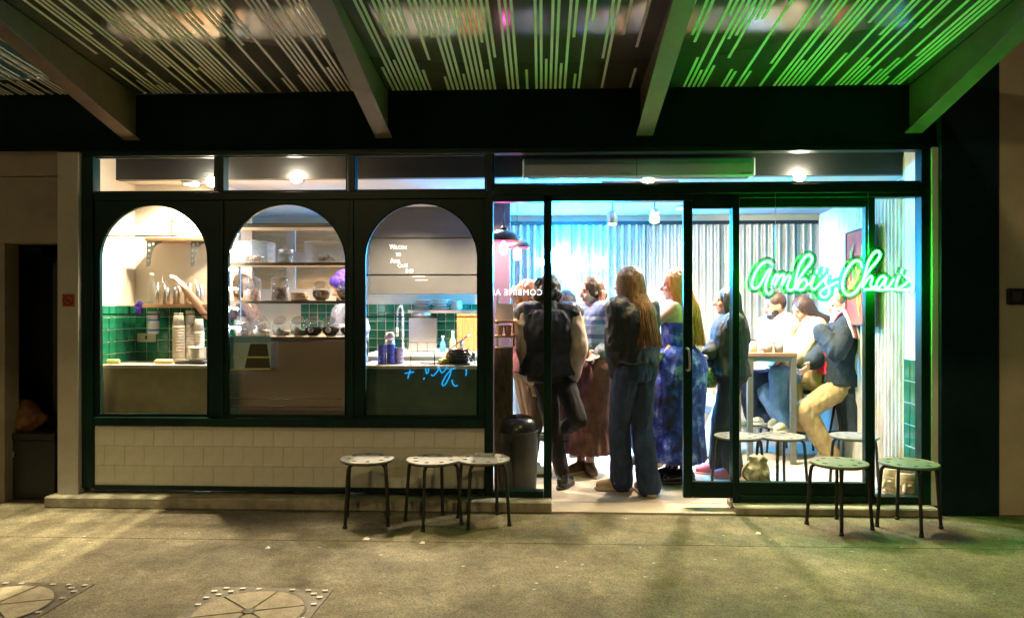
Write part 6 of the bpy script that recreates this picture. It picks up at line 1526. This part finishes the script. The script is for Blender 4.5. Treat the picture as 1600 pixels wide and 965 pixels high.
# flattened gum and grit, uncountable
rnd = random.Random(11); mb = MB()
for i in range(70):
    px, py = rnd.uniform(0, 1600), 805 + 160*rnd.random()**1.2; q = G(px, py); r = rnd.uniform(.004, .013); n = 8; ph = rnd.random()*6
    mb.add([q + Vector((r*rnd.uniform(.7, 1.1)*math.cos(2*math.pi*k/n + ph), r*rnd.uniform(.5, .9)*math.sin(2*math.pi*k/n + ph), .0035)) for k in range(n)] + [q + Vector((0, 0, .0045))], [(k, (k+1) % n, n) for k in range(n)])
tag(mb.build('gum_litter', mat('old_gum', (.42, .39, .31), .8)), 'scattered pale spots of trodden gum on the pavement', None, None, 'stuff')
for px, py, s_, lab in ((572, 843, .030, 'small torn white paper scrap in front of the dark stool'), (660, 849, .022, 'curled paper shred in front of the middle stool'), (1185, 834, .022, 'white paper shred lying before the open doorway'), (418, 857, .02, 'little pale leaf shred before the jar window')):
    s_ *= .7; q = G(px, py); mb = MB(); mb.add([q + Vector((-s_, -.006, .003)), q + Vector((s_*.8, -.010, .004)), q + Vector((s_, .008, .008)), q + Vector((-s_*.2, .010, .014)), q + Vector((-s_, .008, .004))], [(0, 1, 3), (1, 2, 3), (0, 3, 4)]); tag(mb.build('paper_scrap', mat('paper_scrap', (.75, .72, .64), .7)), lab, 'paper scrap')
# dark doorway of the neighbour: door, crate and bundle
t = empty('door', (PX(50, .5), .5, 0), 'dark recessed door with a narrow transom light beside the pale pillar', 'door'); a, b_ = PX(6, .45), PX(94, .45)
M_DOOR = mat('door_dark', (.018, .018, .022), .5)
mb = MB(); mb.box(a, b_, .46, .50, 0, PZ(402, .45)); mb.build('leaf', M_DOOR, t); mb = MB(); mb.box(a, b_, .45, .51, PZ(378, .45) - .01, PZ(374, .45) + .02); mb.box(a, b_, .45, .51, PZ(401, .45), PZ(396, .45)); mb.build('frame', M_PAINT, t)
mb = MB(); mb.box(PX(14, .47), PX(64, .47), .47, .476, PZ(395, .47), PZ(381, .47)); mb.build('transom_pane', mat('dark_glass', (.10, .13, .12), .15), t); mb = MB(); mb.tube([(PX(20, .44), .44, 1.0), (PX(20, .44), .44, 1.12)], .01, 6); mb.build('handle', M_STEEL, t)
q = W(30, 772, .2); t = empty('black_crate', (q.x, .25, 0), 'black crate standing in the dark doorway under a brown bundle', 'crate'); a, b_ = PX(-30, .1), PX(86, .1); mb = MB(); z1 = PZ(682, .1)
mb.box(a, b_, .10, .42, .001, z1 - .05); mb.build('crate_body', M_BLACK, t, .006); mb = MB(); mb.box(a - .01, b_ + .006, .09, .43, z1 - .049, z1); mb.build('rim', M_BLACK, t, .006); mb = MB(); mb.box(a + .12, a + .25, .086, .0895, .3, .34); mb.build('handle_slot', M_LAMPBODY, t)
q = Vector((PX(30, .24), .24, z1)); t = empty('cloth_bundle', q, 'rust brown cloth bundle heaped on the black crate in the doorway', 'bundle'); b = Blob(); b.ball(q + Vector((0, 0, .07)), (.19, .13, .085)); b.ball(q + Vector((.02, 0, .13)), (.10, .09, .08)); b.ball(q + Vector((-.12, 0, .05)), (.12, .12, .06)); b.melt('cloth', mat('rust_cloth', (.13, .055, .022), .9, var=.2), t, .012, 3, .018, 9, .8)
